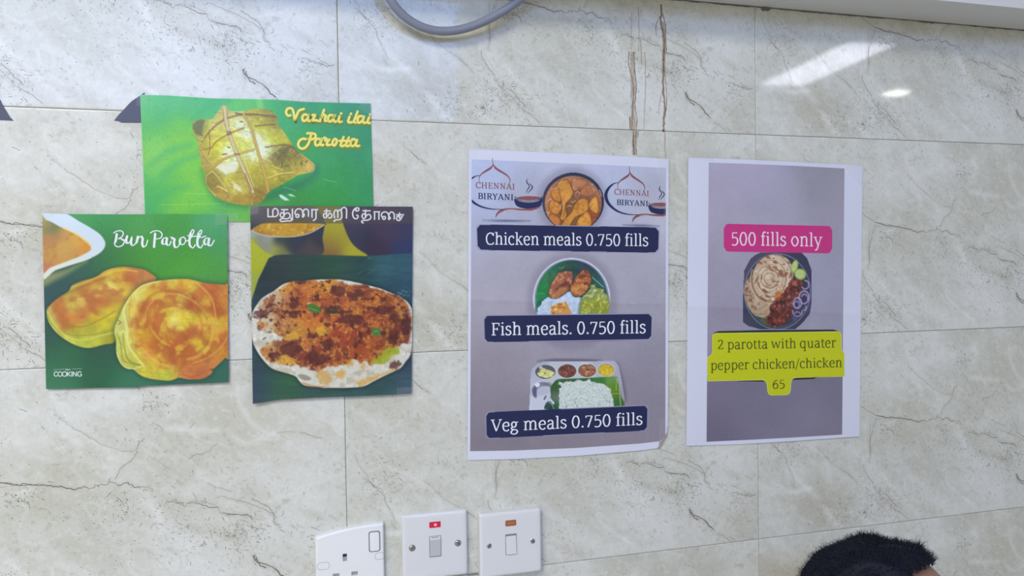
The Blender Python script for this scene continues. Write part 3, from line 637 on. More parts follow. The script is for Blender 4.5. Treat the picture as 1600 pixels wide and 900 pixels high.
# ---- bun parotta poster ---------------------------------------------------
P2 = Sheet([(66, 333), (110, 334.5), (200, 335), (280, 334.5), (355, 336)], [(72, 608), (150, 606), (215, 605), (225, 603), (290, 600), (357, 597)], .0030, .0020, 2)
e2 = tag(root_at(72, 608), 'poster of two golden bun parottas beside a white bowl, lower left', 'poster')
zB, zC, zD = Z(60, 330, 7.5), Z(60, 410, 4.286), Z(170, 420, 4.738)
def paint2(c):
    c.C[:] = c.field([(120, 340, (65, 150, 85)), (170, 345, (62, 150, 85)), (340, 345, (70, 155, 95)), (260, 340, (60, 150, 60)), (220, 350, (62, 148, 60)), (260, 375, (55, 140, 45)), (230, 400, (65, 145, 45)), (170, 370, (52, 130, 65)), (165, 400, (45, 105, 60)), (200, 410, (50, 125, 45)), (300, 420, (70, 150, 45)), (345, 430, (75, 155, 60)), (345, 380, (62, 145, 80)),
                      (130, 415, (42, 88, 68)), (90, 440, (42, 78, 78)), (72, 470, (42, 78, 78)), (75, 520, (42, 82, 72)), (100, 560, (40, 98, 66)), (90, 595, (55, 118, 85)), (150, 580, (35, 92, 62)), (160, 550, (35, 78, 62)), (200, 590, (48, 112, 82)), (300, 600, (45, 98, 85)), (350, 580, (42, 98, 80)), (345, 440, (60, 130, 50))], 20)
    c.mult(np.ones(c.X.shape), .6, .05, 3)
    m = c.poly(zB('50,760 300,690 560,590 470,650 330,740 200,810 50,880'), 6); c.blend(m, (150, 152, 98), .8)
    m = c.poly(zB('20,10 300,22 480,120 620,200 720,270 775,345 782,400 755,455 690,510 560,575 400,625 200,692 20,765'), 1.0); c.blend(m, c.field([(90, 340, (205, 218, 232)), (150, 380, (200, 214, 234)), (140, 400, (208, 218, 214)), (80, 425, (215, 218, 205)), (110, 415, (215, 218, 205))], 20))
    m = c.poly(zB('20,80 90,100 160,130 260,185 400,245 500,305 590,375 615,430 600,465 480,530 300,600 150,655 20,700'), 1.6)
    c.blend(m, c.field([(75, 350, (112, 122, 72)), (70, 345, (190, 160, 100)), (85, 358, (110, 118, 68)), (80, 372, (178, 128, 72)), (100, 365, (190, 142, 72)), (120, 372, (205, 155, 60)), (138, 388, (205, 140, 50)), (100, 390, (196, 152, 72)), (80, 400, (190, 142, 70)), (72, 420, (188, 120, 85)), (110, 400, (192, 142, 68))], 7)); c.tex(m, .15, (175, 120, 55), .5, .8, .5, 4)
    c.blend(c.line(zB('300,200 420,255 520,320 600,390'), 2.5, soft=1.5), (232, 205, 120), .8)
    # rear bun
    ob = zC('55,330 75,290 130,240 200,195 225,155 290,125 380,100 450,55 540,32 620,33 690,45') + zD('270,10 320,42 348,85 200,200 100,320 60,420') + zC('510,530 440,550 350,572 280,565 200,530 120,470 70,400')
    m = c.poly(ob, .9); c.blend(c.poly(ob, 5, grow=3), (30, 62, 52), .5)
    c.blend(m, c.field([(p[0], p[1], col) for p, col in zip(zC('75,330 100,420 200,500 300,545 400,520 480,510 110,300 150,330 170,390 190,420 250,380 220,300 280,270 300,330 370,280 430,260 500,240 400,190 480,170 570,150 440,340 370,360 450,400 340,440 250,455 230,170 300,140 300,180 400,120 470,70 560,50 620,80 600,110 540,110 660,90 520,330'),
        [(185, 182, 90), (190, 190, 82), (188, 192, 78), (172, 180, 62), (178, 180, 55), (160, 150, 35), (180, 110, 45), (182, 100, 50), (185, 105, 50), (178, 120, 48), (200, 130, 55), (195, 165, 65), (205, 180, 80), (190, 110, 55), (180, 105, 50), (178, 100, 45), (190, 135, 50), (208, 188, 75), (215, 200, 95), (205, 175, 55), (205, 180, 45), (195, 165, 45), (190, 178, 42), (178, 168, 50), (172, 160, 50), (165, 150, 60), (175, 140, 55), (180, 110, 45), (185, 125, 40), (200, 170, 50), (195, 150, 40), (180, 100, 45), (178, 105, 50), (200, 150, 50), (185, 120, 60), (195, 170, 40)])], 7))
    c.mult(m, .12, .10, 5)
    c.tex(c.poly(zC('100,300 300,200 500,120 640,70 600,200 450,330 300,400 180,430'), 5) * m, .08, (172, 94, 44), .46, .76, .7, 6, 3, .8, 1.3)
    for q, col in [('60,340 90,410 170,470 260,490 380,480 500,450', (150, 145, 45)), ('60,330 110,420 200,500 300,520 420,490 510,470', (205, 205, 105)), ('230,165 300,140 380,105 460,75 560,50 660,60', (212, 190, 80)), ('100,260 200,205 330,150 450,100', (165, 100, 35)), ('180,420 300,430 420,380 510,330', (150, 130, 35))]:
        c.blend(c.line(zC(q), 2.2, soft=1.2) * m, col, .7)
    # front bun
    of = zD('470,78 380,88 320,98 250,120 205,152 165,195 130,245 95,310 68,380 45,430 42,470 52,520 55,560 55,600 62,650 95,712 140,742 180,745 230,785 300,812 430,828 480,820 520,806 570,816 620,820 700,812 760,775 772,745 820,700 860,660 895,625 900,150 850,120 780,112 700,102 640,88 580,76')
    c.blend(c.poly(of, 6, grow=3), (28, 62, 50), .55); m = c.poly(of, .9)
    pts = zD('80,440 90,560 100,690 160,720 120,380 150,300 200,200 260,140 340,110 150,420 170,560 220,650 300,740 420,800 500,780 180,300 200,400 230,480 260,300 240,560 300,640 380,690 330,180 420,150 520,140 560,95 480,100 620,110 700,150 780,180 850,180 860,260 770,290 860,400 800,420 860,520 800,600 720,620 640,700 560,760 680,780 760,720 480,390 420,320 560,380 620,360 540,240 500,210 640,280 600,250 380,400 340,450 330,380 300,480 420,560 500,600 560,540 600,600 660,560 700,500 640,460 700,430 740,360 480,640 560,660 400,640 350,560 450,470 350,260 290,350 740,480 700,240 820,300')
    cols = [(198, 200, 105), (192, 196, 90), (185, 185, 80), (175, 178, 70), (200, 200, 110), (205, 205, 110), (210, 200, 95), (205, 185, 75), (200, 165, 60), (208, 205, 112), (205, 200, 95), (200, 190, 70), (200, 185, 60), (188, 190, 60), (195, 160, 60), (205, 160, 45), (195, 125, 45), (205, 150, 40), (190, 120, 45), (205, 140, 45), (205, 140, 55), (205, 160, 50), (200, 140, 45), (195, 115, 50), (190, 115, 40), (205, 165, 40), (210, 190, 80), (205, 170, 55), (185, 105, 45), (178, 92, 42), (200, 130, 50), (195, 130, 50), (170, 85, 38), (200, 145, 45), (205, 165, 60), (185, 105, 45), (195, 130, 45), (170, 92, 40), (190, 120, 55), (190, 110, 60), (185, 105, 60), (190, 120, 60), (222, 205, 110), (205, 175, 45), (212, 190, 50), (205, 180, 45), (190, 150, 60), (205, 165, 60), (165, 85, 42), (160, 80, 38), (180, 98, 42), (178, 95, 42), (185, 105, 40), (200, 150, 40), (180, 98, 38), (178, 95, 35), (175, 92, 38), (175, 90, 35), (205, 175, 45), (195, 150, 40), (180, 100, 45), (215, 170, 70), (205, 165, 50), (170, 88, 38), (190, 120, 45), (190, 115, 45), (185, 105, 40), (195, 130, 40), (195, 125, 45), (205, 150, 45), (195, 140, 40), (195, 130, 45), (175, 95, 40)]
    c.blend(m, c.field([(p[0], p[1], col) for p, col in zip(pts, cols)], 6.5)); c.mult(m, .14, .10, 8); c.mult(m, .5, .06, 9)
    cx, cy = zD([(500, 405)])[0]; top = c.ell(cx, cy + 2, 76, 70, 0, 6) * m
    c.tex(top, .06, (172, 90, 40), .48, .74, .65, 15, 3); c.tex(top, .07, (212, 188, 55), .50, .78, .65, 27, 3)
    for rx, ry, a0, a1, col, w in [(57, 46, 130, 330, (150, 80, 32), 1.6), (55, 44, 132, 328, (225, 190, 95), 1.2), (40, 33, 200, 20, (165, 95, 35), 1.3), (58, 47, 330, 110, (160, 90, 35), 1.5), (60, 49, 300, 60, (228, 195, 90), 2.2), (48, 42, 20, 170, (165, 90, 35), 1.3), (30, 22, 180, 330, (225, 200, 90), 1.8), (44, 36, 60, 160, (222, 190, 70), 1.8), (72, 64, 40, 120, (228, 190, 90), 2), (75, 66, 120, 230, (225, 205, 120), 3), (20, 14, 300, 200, (170, 100, 40), 1)]:
        c.blend(c.ring(cx + (rx % 7) - 3, cy + (ry % 5) - 2, rx, ry, w * 1.3, 0.1 + rx * .01, a0 + 15, a1 - 20, 2.0) * m, col, .36)
    for q, col, w in [('380,88 250,120 165,195 110,300 130,420 145,560 200,650 260,720', (226, 222, 135), 3.5), ('165,200 150,330 165,470 190,590 250,680 330,750', (205, 165, 45), 2.5), ('60,480 90,560 100,660 150,700 240,716', (140, 130, 45), 2), ('105,480 120,600 150,680 240,716', (120, 115, 40), 1.6), ('55,600 100,712 180,740 245,718', (225, 222, 150), 2), ('75,385 90,400 70,410', (110, 95, 45), 2),
                      ('510,806 540,780 620,800 760,740', (150, 80, 45), 1.2), ('200,760 330,770 450,790', (165, 170, 45), 1.5), ('620,700 730,660 830,580 880,500', (215, 165, 85), 1.8), ('640,90 760,220 800,400', (215, 170, 70), 2.5), ('700,110 780,200 850,330', (170, 92, 40), 2.5), ('755,745 775,742 760,755', (60, 45, 30), 1.5)]:
        c.blend(c.line(zD(q), w, soft=1) * m, col, .65)
    r = random.Random(3)
    for _ in range(60): c.blend(c.ell(r.uniform(70, 355), r.uniform(340, 600), .6, .6, 0, .5), (60, 50, 25), .6)
    c.blend(sstep(355, 357.5, c.X + (c.Y - 336) * -.0077), (150, 190, 150), .3)
P2.mesh('paper', 1.05, M_gloss, e2, paint2)
ink = Ink(P2, .00018); z = Z(165, 350, 8.889)
for t in ['110,125 160,98 215,95 245,125 230,172 175,205', '175,205 230,208 258,240 240,290 190,315 140,305 120,262', '225,222 265,222 292,185', '352,215 368,175', '322,262 345,235 362,195', '350,285 385,295 412,275 432,235', '430,250 462,188 500,172', '530,318 560,300 575,260 585,222', '620,125 670,98 740,98 782,135 770,188 705,210', '850,190 808,198 780,238 792,280 828,272 858,222', '862,290 888,292 910,240', '902,185 935,188 922,212', '922,195 955,200', '985,325 1012,308 1035,250', '1085,188 1050,190 1028,230 1040,280 1082,282 1112,235 1100,195 1080,178', '1108,235 1140,232 1168,212', '1165,225 1200,160 1226,100 1208,80 1185,110', '1185,318 1212,332 1245,290', '1140,160 1200,175 1262,170 1330,186 1390,166', '1275,235 1312,160 1336,105 1322,85 1296,112', '1300,322 1322,332 1352,285', '1432,198 1390,200 1365,240 1372,284 1408,280 1438,235', '1445,300 1470,296 1508,225']:
    ink.stroke(z(t), 1.9, 1.6, caps=True)
for t in ['155,135 148,190 135,255', '302,165 288,215 290,262 320,265', '362,195 352,250 362,290 382,296', '450,170 440,215 428,262', '500,172 515,210 508,265 520,312 535,318', '688,128 680,230 672,325', '855,195 845,245 850,285 866,292', '958,205 950,265 962,318 985,325', '1182,120 1165,220 1168,290 1188,320', '1292,125 1275,230 1278,295 1302,325', '1440,198 1428,255 1432,295 1448,300', '795,225 785,255 795,278', '1040,205 1030,240 1040,275', '1378,215 1368,250 1376,280']:
    ink.stroke(z(t), 3.7, 2.4, caps=True)
ink.done('lettering', M_white, e2, 'white brush script lettering')
ink = Ink(P2, .00018); z = zC                                         # COOKING with the tiny line above
def block(t, smooth=False, closed=False): ink.stroke(z(t), 1.35, 1.25, smooth=smooth, closed=closed)
block('128,738 118,732 107,740 107,756 118,763 128,757', True); block('145,732 157,740 157,756 145,763 133,756 133,740', True, True); block('175,732 187,740 187,756 175,763 163,756 163,740', True, True)
block('195,731 195,764'); block('216,732 197,748'); block('200,746 217,764'); block('224,731 224,764'); block('233,764 233,731'); block('233,732 255,763'); block('255,764 255,731'); block('288,737 277,731 265,739 265,756 277,763 288,757 288,748', True); block('278,748 289,748')
ink.stroke(z('180,722 186,712 190,722 196,714 202,722 208,715 214,722'), .7, .6); ink.stroke(z('100,720 175,714'), .35, .35, False); ink.stroke(z('225,714 292,712'), .35, .35, False)
ink.done('small_logo_lettering', ink_mat('ink_grey_white', (205, 222, 215)), e2, 'small white block lettering')
tape(e2, [(62, 328), (82, 326), (82, 340), (62, 344)], .006, 3); tape(e2, [(336, 334), (372, 333), (372, 350), (336, 352)], .006, 4)

# ---- kari dosai poster ----------------------------------------------------
P3 = Sheet([(391, 322), (480, 322), (560, 322.5), (645, 323)], [(395, 631), (440, 624), (520, 620), (560, 619), (643, 615)], .0032, .0022, 3, curl=.003)
e3 = tag(root_at(395, 630), 'dark green poster of a large browned dosa with Tamil lettering, right of the bun poster', 'poster')
zE, zF, zG = Z(385, 315, 5.926), Z(385, 425, 4.286), Z(510, 425, 4.286)
def paint3(c):
    c.C[:] = c.field([(395, 400, (165, 172, 22)), (405, 410, (160, 168, 24)), (520, 360, (158, 152, 22)), (530, 380, (150, 140, 30)), (520, 392, (120, 85, 45)), (515, 375, (140, 120, 40)), (550, 395, (160, 155, 25)), (395, 440, (150, 160, 60))], 10)
    pot = c.poly(zE('880,50 890,180 940,320 1000,410 1100,480 1200,520 1700,520 1700,30 900,30'), 1.5); c.blend(pot, c.field([(545, 340, (62, 48, 70)), (560, 380, (42, 40, 62)), (600, 350, (62, 48, 72)), (640, 350, (52, 50, 85)), (640, 400, (38, 48, 88)), (580, 400, (52, 38, 58)), (540, 370, (40, 42, 60))], 14))
    body = c.poly(zE('20,240 200,315 400,330 560,300 700,215 725,215 705,330 690,500 350,500 200,480 30,330'), 1.2); c.blend(body, c.field([(p[0], p[1], q) for p, q in zip(zE('60,290 120,360 200,400 270,430 330,460 300,370 400,400 500,380 600,420 700,300 550,450 650,350 200,330 60,380'), [(150, 158, 155), (128, 130, 118), (135, 135, 115), (145, 150, 65), (110, 110, 55), (45, 55, 55), (38, 45, 52), (35, 42, 55), (70, 58, 58), (35, 45, 62), (60, 52, 55), (42, 40, 55), (140, 145, 140), (155, 160, 60)])], 6))
    c.blend(c.poly(zE('20,90 60,60 200,30 560,30 660,80 725,190 715,215 400,200 200,200 100,230 40,270 20,260'), 1.5), c.field([(p[0], p[1], q) for p, q in zip(zE('80,100 60,200 150,150 300,150 500,130 600,100 680,150 300,60'), [(120, 130, 130), (45, 55, 60), (80, 82, 78), (110, 88, 40), (100, 90, 50), (110, 108, 90), (80, 85, 80), (105, 108, 108)])], 9))
    m = c.poly(zE('55,265 100,230 180,200 400,195 715,208 640,262 560,298 420,322 250,320 130,300'), 1.2); c.blend(m, (186, 142, 32)); c.tex(m, .12, (160, 108, 22), .45, .75, .7, 3); c.tex(m, .25, (215, 180, 70), .62, .8, .8, 8)
    c.blend(c.line(zE('45,268 130,305 250,325 420,325 560,300 650,260 715,215'), 1.6), (178, 182, 178), .85)
    # printed dark veil behind the heading
    c.blend(sstep(349.5, 348.3, c.Y - (c.X - 391) * .003) * np.ones(c.X.shape), (78, 68, 66), .55)
    leaf = c.poly(zE('205,525 260,498 350,490 520,492 800,495 1100,505 1700,470 1700,2200 20,2200 20,1000 110,720 150,640'), 1.4, False)
    c.blend(leaf, c.field([(420, 415, (28, 45, 45)), (480, 412, (30, 58, 50)), (520, 415, (32, 72, 52)), (560, 410, (28, 62, 62)), (610, 410, (45, 88, 98)), (640, 420, (42, 75, 95)), (400, 430, (28, 48, 55)), (395, 500, (38, 65, 75)), (630, 460, (35, 70, 88)), (400, 560, (42, 66, 72)), (400, 600, (40, 62, 80)), (440, 600, (40, 88, 62)), (500, 615, (45, 80, 75)), (560, 610, (42, 78, 78)), (640, 600, (58, 82, 100)), (640, 560, (45, 62, 82)), (600, 600, (45, 78, 82)), (640, 520, (40, 55, 75))], 18)); c.mult(leaf, .10, .12, 5, 3, .4, 2.2)
    c.dabs(leaf, 30, (560, 400, 640, 440), 14, 1.5, [(62, 118, 122), (58, 108, 110)], -.5, .35, 9)
    out = zF('35,300 50,250 75,212 100,180 140,152 180,130 240,85 290,68 330,62 380,64 430,55 520,50 600,50') + zG('100,52 200,70 300,95 360,110 420,135 500,170 555,215 580,285 582,400 575,490 560,560 530,600 500,640 460,662 400,690 320,730 250,765 150,775 60,776 0,775') + zF('530,778 480,770 420,765 380,755 350,725 330,700 280,680 180,650 130,610 90,560 60,510 45,470 35,400')
    c.blend(c.poly(out, 5, grow=3), (18, 35, 38), .6); m = c.poly(out, .9); c.blend(m, (206, 204, 192)); c.tex(m, .09, (178, 170, 148), .5, .75, .7, 6); c.tex(m, .2, (232, 232, 226), .6, .8, .7, 7)
    top = c.poly(zF('130,190 200,140 250,90 340,66 420,62 520,60 600,56') + zG('100,70 200,85 300,105 420,140 500,185 555,260 560,340 560,460 500,480 480,510 400,560 350,610 250,600 180,590 120,630 60,640 0,630') + zF('560,620 500,650 440,660 400,625 300,625 210,620 130,590 105,520 130,470 230,440 180,400 90,380 80,330 90,280'), 3, jit=6, jsc=.12, seed=3) * m
    c.blend(top, c.field([(p[0], p[1], q) for p, q in zip(zF('260,110 350,110 440,110 540,90 200,180 300,200 400,180 540,180 130,220 250,260 380,250 470,330 560,260 130,340 250,340 340,400 480,400 300,440 180,480 130,560 250,520 340,520 450,470 560,480 430,580 520,560 230,600') + zG('120,130 250,120 350,140 450,200 60,220 200,220 300,260 450,300 520,350 100,330 250,350 350,330 420,400 150,430 250,430 330,500 200,500 100,520 50,590 200,560 380,540'),
        [(192, 135, 55), (175, 90, 45), (195, 120, 45), (205, 145, 45), (200, 175, 140), (150, 75, 45), (175, 90, 40), (170, 85, 38), (185, 150, 120), (165, 105, 70), (190, 105, 45), (185, 98, 40), (160, 75, 38), (195, 180, 155), (185, 130, 75), (190, 130, 50), (200, 130, 45), (140, 80, 50), (200, 175, 130), (170, 110, 60), (130, 60, 38), (150, 75, 45), (150, 72, 42), (140, 58, 35), (110, 45, 35), (140, 60, 42), (195, 150, 70), (165, 85, 40), (120, 55, 38), (190, 110, 50), (178, 105, 55), (155, 70, 38), (195, 120, 45), (165, 80, 40), (150, 75, 45), (120, 62, 55), (155, 65, 35), (140, 60, 38), (170, 85, 45), (110, 55, 42), (150, 60, 30), (135, 55, 35), (180, 95, 45), (150, 62, 35), (150, 68, 40), (185, 110, 50), (160, 75, 38), (190, 130, 60)])], 9))
    c.tex(top, .07, (112, 48, 32), .48, .66, .65, 11, 4); c.tex(top, .13, (196, 122, 52), .52, .70, .6, 17, 4); c.tex(top, .22, (218, 166, 78), .60, .78, .55, 23, 3); c.tex(top, .15, (74, 32, 30), .58, .72, .75, 31, 3); c.mult(top, .4, .14, 6)
    c.dabs(top, 260, (400, 440, 640, 580), 2.2, 1.0, [(222, 150, 80), (205, 110, 50), (230, 180, 110), (90, 35, 25), (120, 45, 25)], None, .6, 12)
    for (x, y, rx, ry, ro) in [(408, 490, 12, 6, .1), (460, 474, 8, 9, .3), (424, 476, 8, 2.5, .1), (470, 440, 9, 5, .2), (490, 525, 9, 5, .3), (512, 538, 8, 10, .3), (430, 555, 10, 5, .2), (455, 545, 17, 11, 0), (495, 560, 16, 10, -.2), (460, 490, 9, 6, 0), (620, 495, 14, 9, .2), (635, 510, 9, 12, 0), (615, 527, 9, 12, .3), (528, 455, 12, 9, 0), (557, 460, 15, 6, .2), (600, 485, 17, 6, 0), (550, 500, 20, 8, .1), (618, 570, 9, 7, .4), (518, 485, 10, 6, 0)]:
        c.blend(c.poly([(x + rx * math.cos(a + ro) * 1, y + ry * math.sin(a)) for a in np.linspace(0, 6.28, 9)[:-1]], 2.0, jit=3.5, jsc=.25, seed=int(x)) * m, (74, 30, 30), .72)
    for q in ['230,560 300,570 330,620 250,610', '240,440 330,400 360,440 290,460', '470,370 530,370 540,410 480,420']: c.blend(c.poly(zF(q), 2, jit=3) * m, (214, 168, 52), .7)
    for q in ['480,650 560,680 570,740 490,740', '240,90 340,75 330,110 260,130']: c.blend(c.poly(zF(q), 3, jit=3) * m, (200, 140, 50), .6)
    for q in ['60,680 110,650 120,700 70,710', '200,740 420,660 480,640 330,720 250,765', '130,590 190,590 150,640', '225,620 260,620 250,660', '480,260 520,260 510,310 485,300']: c.blend(c.poly(zG(q), 4, jit=4) * m, (205, 152, 66), .75)
    c.blend(c.poly(zG('300,600 360,560 400,510 480,505 490,550 440,560 400,600 370,620'), 1.6, jit=3) * m, (158, 165, 40), .9); c.dabs(m, 25, (582, 545, 622, 568), 2, 1, [(90, 105, 30), (205, 200, 80)], None, .7, 5)
    for q, col in [('408,225 430,212 470,222 495,245 500,262 460,275 430,268 412,245', (62, 112, 42)), ('540,262 600,255 600,278 545,275', (50, 66, 32))]: c.blend(c.poly(zF(q), 1) * m, col, .95)
    c.blend(c.line(zF('415,240 480,262'), .9), (140, 175, 90), .8); c.blend(c.line(zF('410,212 430,206'), 1.6), (205, 215, 190), .8); c.blend(c.line(zG('10,262 80,270 170,265'), 2.6, soft=1) * m, (52, 48, 30), .85)
    c.blend(c.poly(zG('300,390 330,375 365,385 350,425 320,428'), 1), (62, 120, 50), .95); c.blend(c.line(zG('322,400 345,395'), 1), (150, 190, 110), .8)
    c.blend(c.poly(zF('345,690 380,685 430,705 425,725 370,720'), 1.5), (130, 130, 110), .8); c.blend(c.line(zF('110,450 130,440'), 2), (70, 50, 40), .7)
    c.blend(c.line(zF('380,745 450,765 530,770'), 3, soft=1.5) * m, (190, 120, 70), .7)
    c.dabs(np.ones(c.X.shape), 8, (622, 452, 642, 464), 4, .8, [(215, 225, 220)], -.3, .8, 6)
    c.mult(np.ones(c.X.shape), .7, .05, 13)
P3.mesh('paper', 1.05, M_gloss, e3, paint3)
ink = Ink(P3, .0002); z = Z(400, 240, 8.0)
def tm(t, closed=False, smooth=True): ink.stroke(z(t), 2.2, 2.0, smooth=smooth, closed=closed)
tm('150,685 150,788', smooth=False); tm('142,788 250,788', smooth=False); tm('212,788 210,720 225,692 250,688 272,712 275,755 250,788')
tm('312,700 402,700', smooth=False); tm('350,700 348,785'); tm('348,752 322,738 302,762 315,792 342,790 362,755 398,742 425,765 420,798 385,815 330,812 300,828 320,848 380,842 436,838 440,800'); tm('455,688 455,808', smooth=False); tm('436,838 455,825 455,808')
tm('500,790 522,798 538,778 525,758 502,768 500,790', True); tm('502,775 488,740 505,700 545,690 575,708 585,745 582,798'); tm('585,745 602,702 635,695 655,722 655,790'); tm('582,798 600,780 600,755 585,750')
tm('690,700 778,700', smooth=False); tm('700,700 700,802', smooth=False); tm('750,700 750,792 740,822 712,838')
tm('848,718 935,718', smooth=False); tm('882,690 882,795', smooth=False); tm('882,760 862,745 845,765 850,795 872,802 898,775 920,745 945,762 945,795 920,805 905,795')
tm('985,810 975,760 982,718 1005,705 1022,735 1022,805'); tm('1022,735 1038,705 1062,712 1072,750 1070,800 1045,825 1000,828 975,842 985,852'); tm('1062,725 1072,690 1100,672 1128,690 1132,740 1130,812')
tm('1262,722 1285,705 1280,680 1250,680 1222,705 1208,745 1218,795 1245,815 1272,802 1272,775 1252,768'); tm('1262,722 1242,708 1258,692')
tm('1330,715 1432,715', smooth=False); tm('1368,700 1368,790'); tm('1368,765 1342,752 1325,778 1338,808 1362,805 1385,770 1415,760 1435,785 1428,815 1390,832 1335,835 1322,855 1345,870')
tm('1470,728 1552,728', smooth=False); tm('1482,728 1482,828', smooth=False); tm('1536,728 1536,828', smooth=False)
z = zE
tm('1262,158 1275,165 1288,152 1280,138 1266,142', True); tm('1264,148 1250,130 1258,105 1285,95 1310,108 1318,135 1316,168'); tm('1318,130 1330,102 1352,98 1368,118 1368,165'); tm('1316,168 1330,158 1330,145 1320,142')
tm('1385,122 1460,122', smooth=False); tm('1418,100 1418,160', smooth=False); tm('1418,140 1402,135 1390,152 1398,172 1415,175 1432,158 1438,140 1450,138')
ink.done('lettering', ink_mat('ink_lilac_white', (214, 212, 222)), e3, 'pale grey Tamil lettering')
tape(e3, [(388, 318), (404, 318), (404, 334), (388, 336)], .0068, 5); tape(e3, [(620, 606), (648, 604), (648, 621), (620, 624)], .0068, 6)

# ---- meals poster -----------------------------------------------------------
P4 = Sheet([(732.6, 233), (830, 237), (940, 242), (1045, 248.5)], [(730.5, 719), (800, 717.5), (900, 712.5), (1000, 704), (1043.5, 698)], .0010, .0020, 4, creases=[(474, .02, .0016)])
e4 = tag(root_at(731, 719), 'tall white-bordered poster of chicken, fish and veg meals with navy banners', 'poster')
TEAR = [(1050, 662), (1042.5, 668), (1042, 678), (1038.5, 685), (1034, 687), (1030.5, 690), (1031, 695), (1028.5, 699), (1027, 703), (1050, 703)]
P4.mesh('paper', 2.0, M_paper, e4, cut=TEAR)
def paint4(c):
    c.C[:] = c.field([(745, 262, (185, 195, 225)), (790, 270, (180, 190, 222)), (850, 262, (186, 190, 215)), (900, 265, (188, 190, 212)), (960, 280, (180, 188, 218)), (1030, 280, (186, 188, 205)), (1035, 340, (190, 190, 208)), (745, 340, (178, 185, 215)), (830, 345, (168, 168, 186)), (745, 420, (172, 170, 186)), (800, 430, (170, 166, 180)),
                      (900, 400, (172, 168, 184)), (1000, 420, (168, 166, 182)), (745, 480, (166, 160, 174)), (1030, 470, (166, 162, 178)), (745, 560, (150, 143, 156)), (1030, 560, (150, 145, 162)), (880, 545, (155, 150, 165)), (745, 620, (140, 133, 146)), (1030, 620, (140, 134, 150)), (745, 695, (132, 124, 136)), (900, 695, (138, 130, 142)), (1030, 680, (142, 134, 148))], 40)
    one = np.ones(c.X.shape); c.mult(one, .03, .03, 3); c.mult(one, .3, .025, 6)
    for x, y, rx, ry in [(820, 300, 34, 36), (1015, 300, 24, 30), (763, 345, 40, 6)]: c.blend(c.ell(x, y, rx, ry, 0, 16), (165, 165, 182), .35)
    c.blend(c.line(Z(730, 230, 6.923)('170,790 300,795 420,796 560,798 680,798'), 2.6, soft=1.6, taper=True), (62, 66, 105), .85)
    c.blend(c.line(Z(920, 240, 7.5)('400,836 520,840 600,842 700,844 830,848'), 2.4, soft=1.6, taper=True), (62, 66, 105), .85)
    for (x, y, rx, ry) in [(894, 315, 50, 48), (894, 470, 66, 72)]: c.blend(c.ell(x, y, rx + 5, ry + 6, 0, 7), (128, 124, 142), .5)
    c.blend(c.poly(Z(815, 555, 9.143)('280,75 500,50 1050,60 1100,90 300,95'), 2.2), (88, 80, 105), .75); c.blend(c.poly(Z(815, 555, 9.143)('1340,110 1400,160 1490,480 1500,640 1460,640 1400,350'), 3), (100, 95, 115), .7)
PT4, PB4 = [(736.7, 249), (830, 252.8), (940, 257.5), (1040.6, 262.5)], [(734.6, 705), (800, 704), (900, 700), (1000, 693), (1039.5, 688.5)]
P4.mesh('picture', 2.0, M_print, e4, paint4, .00012, PT4, PB4, cut=TEAR)

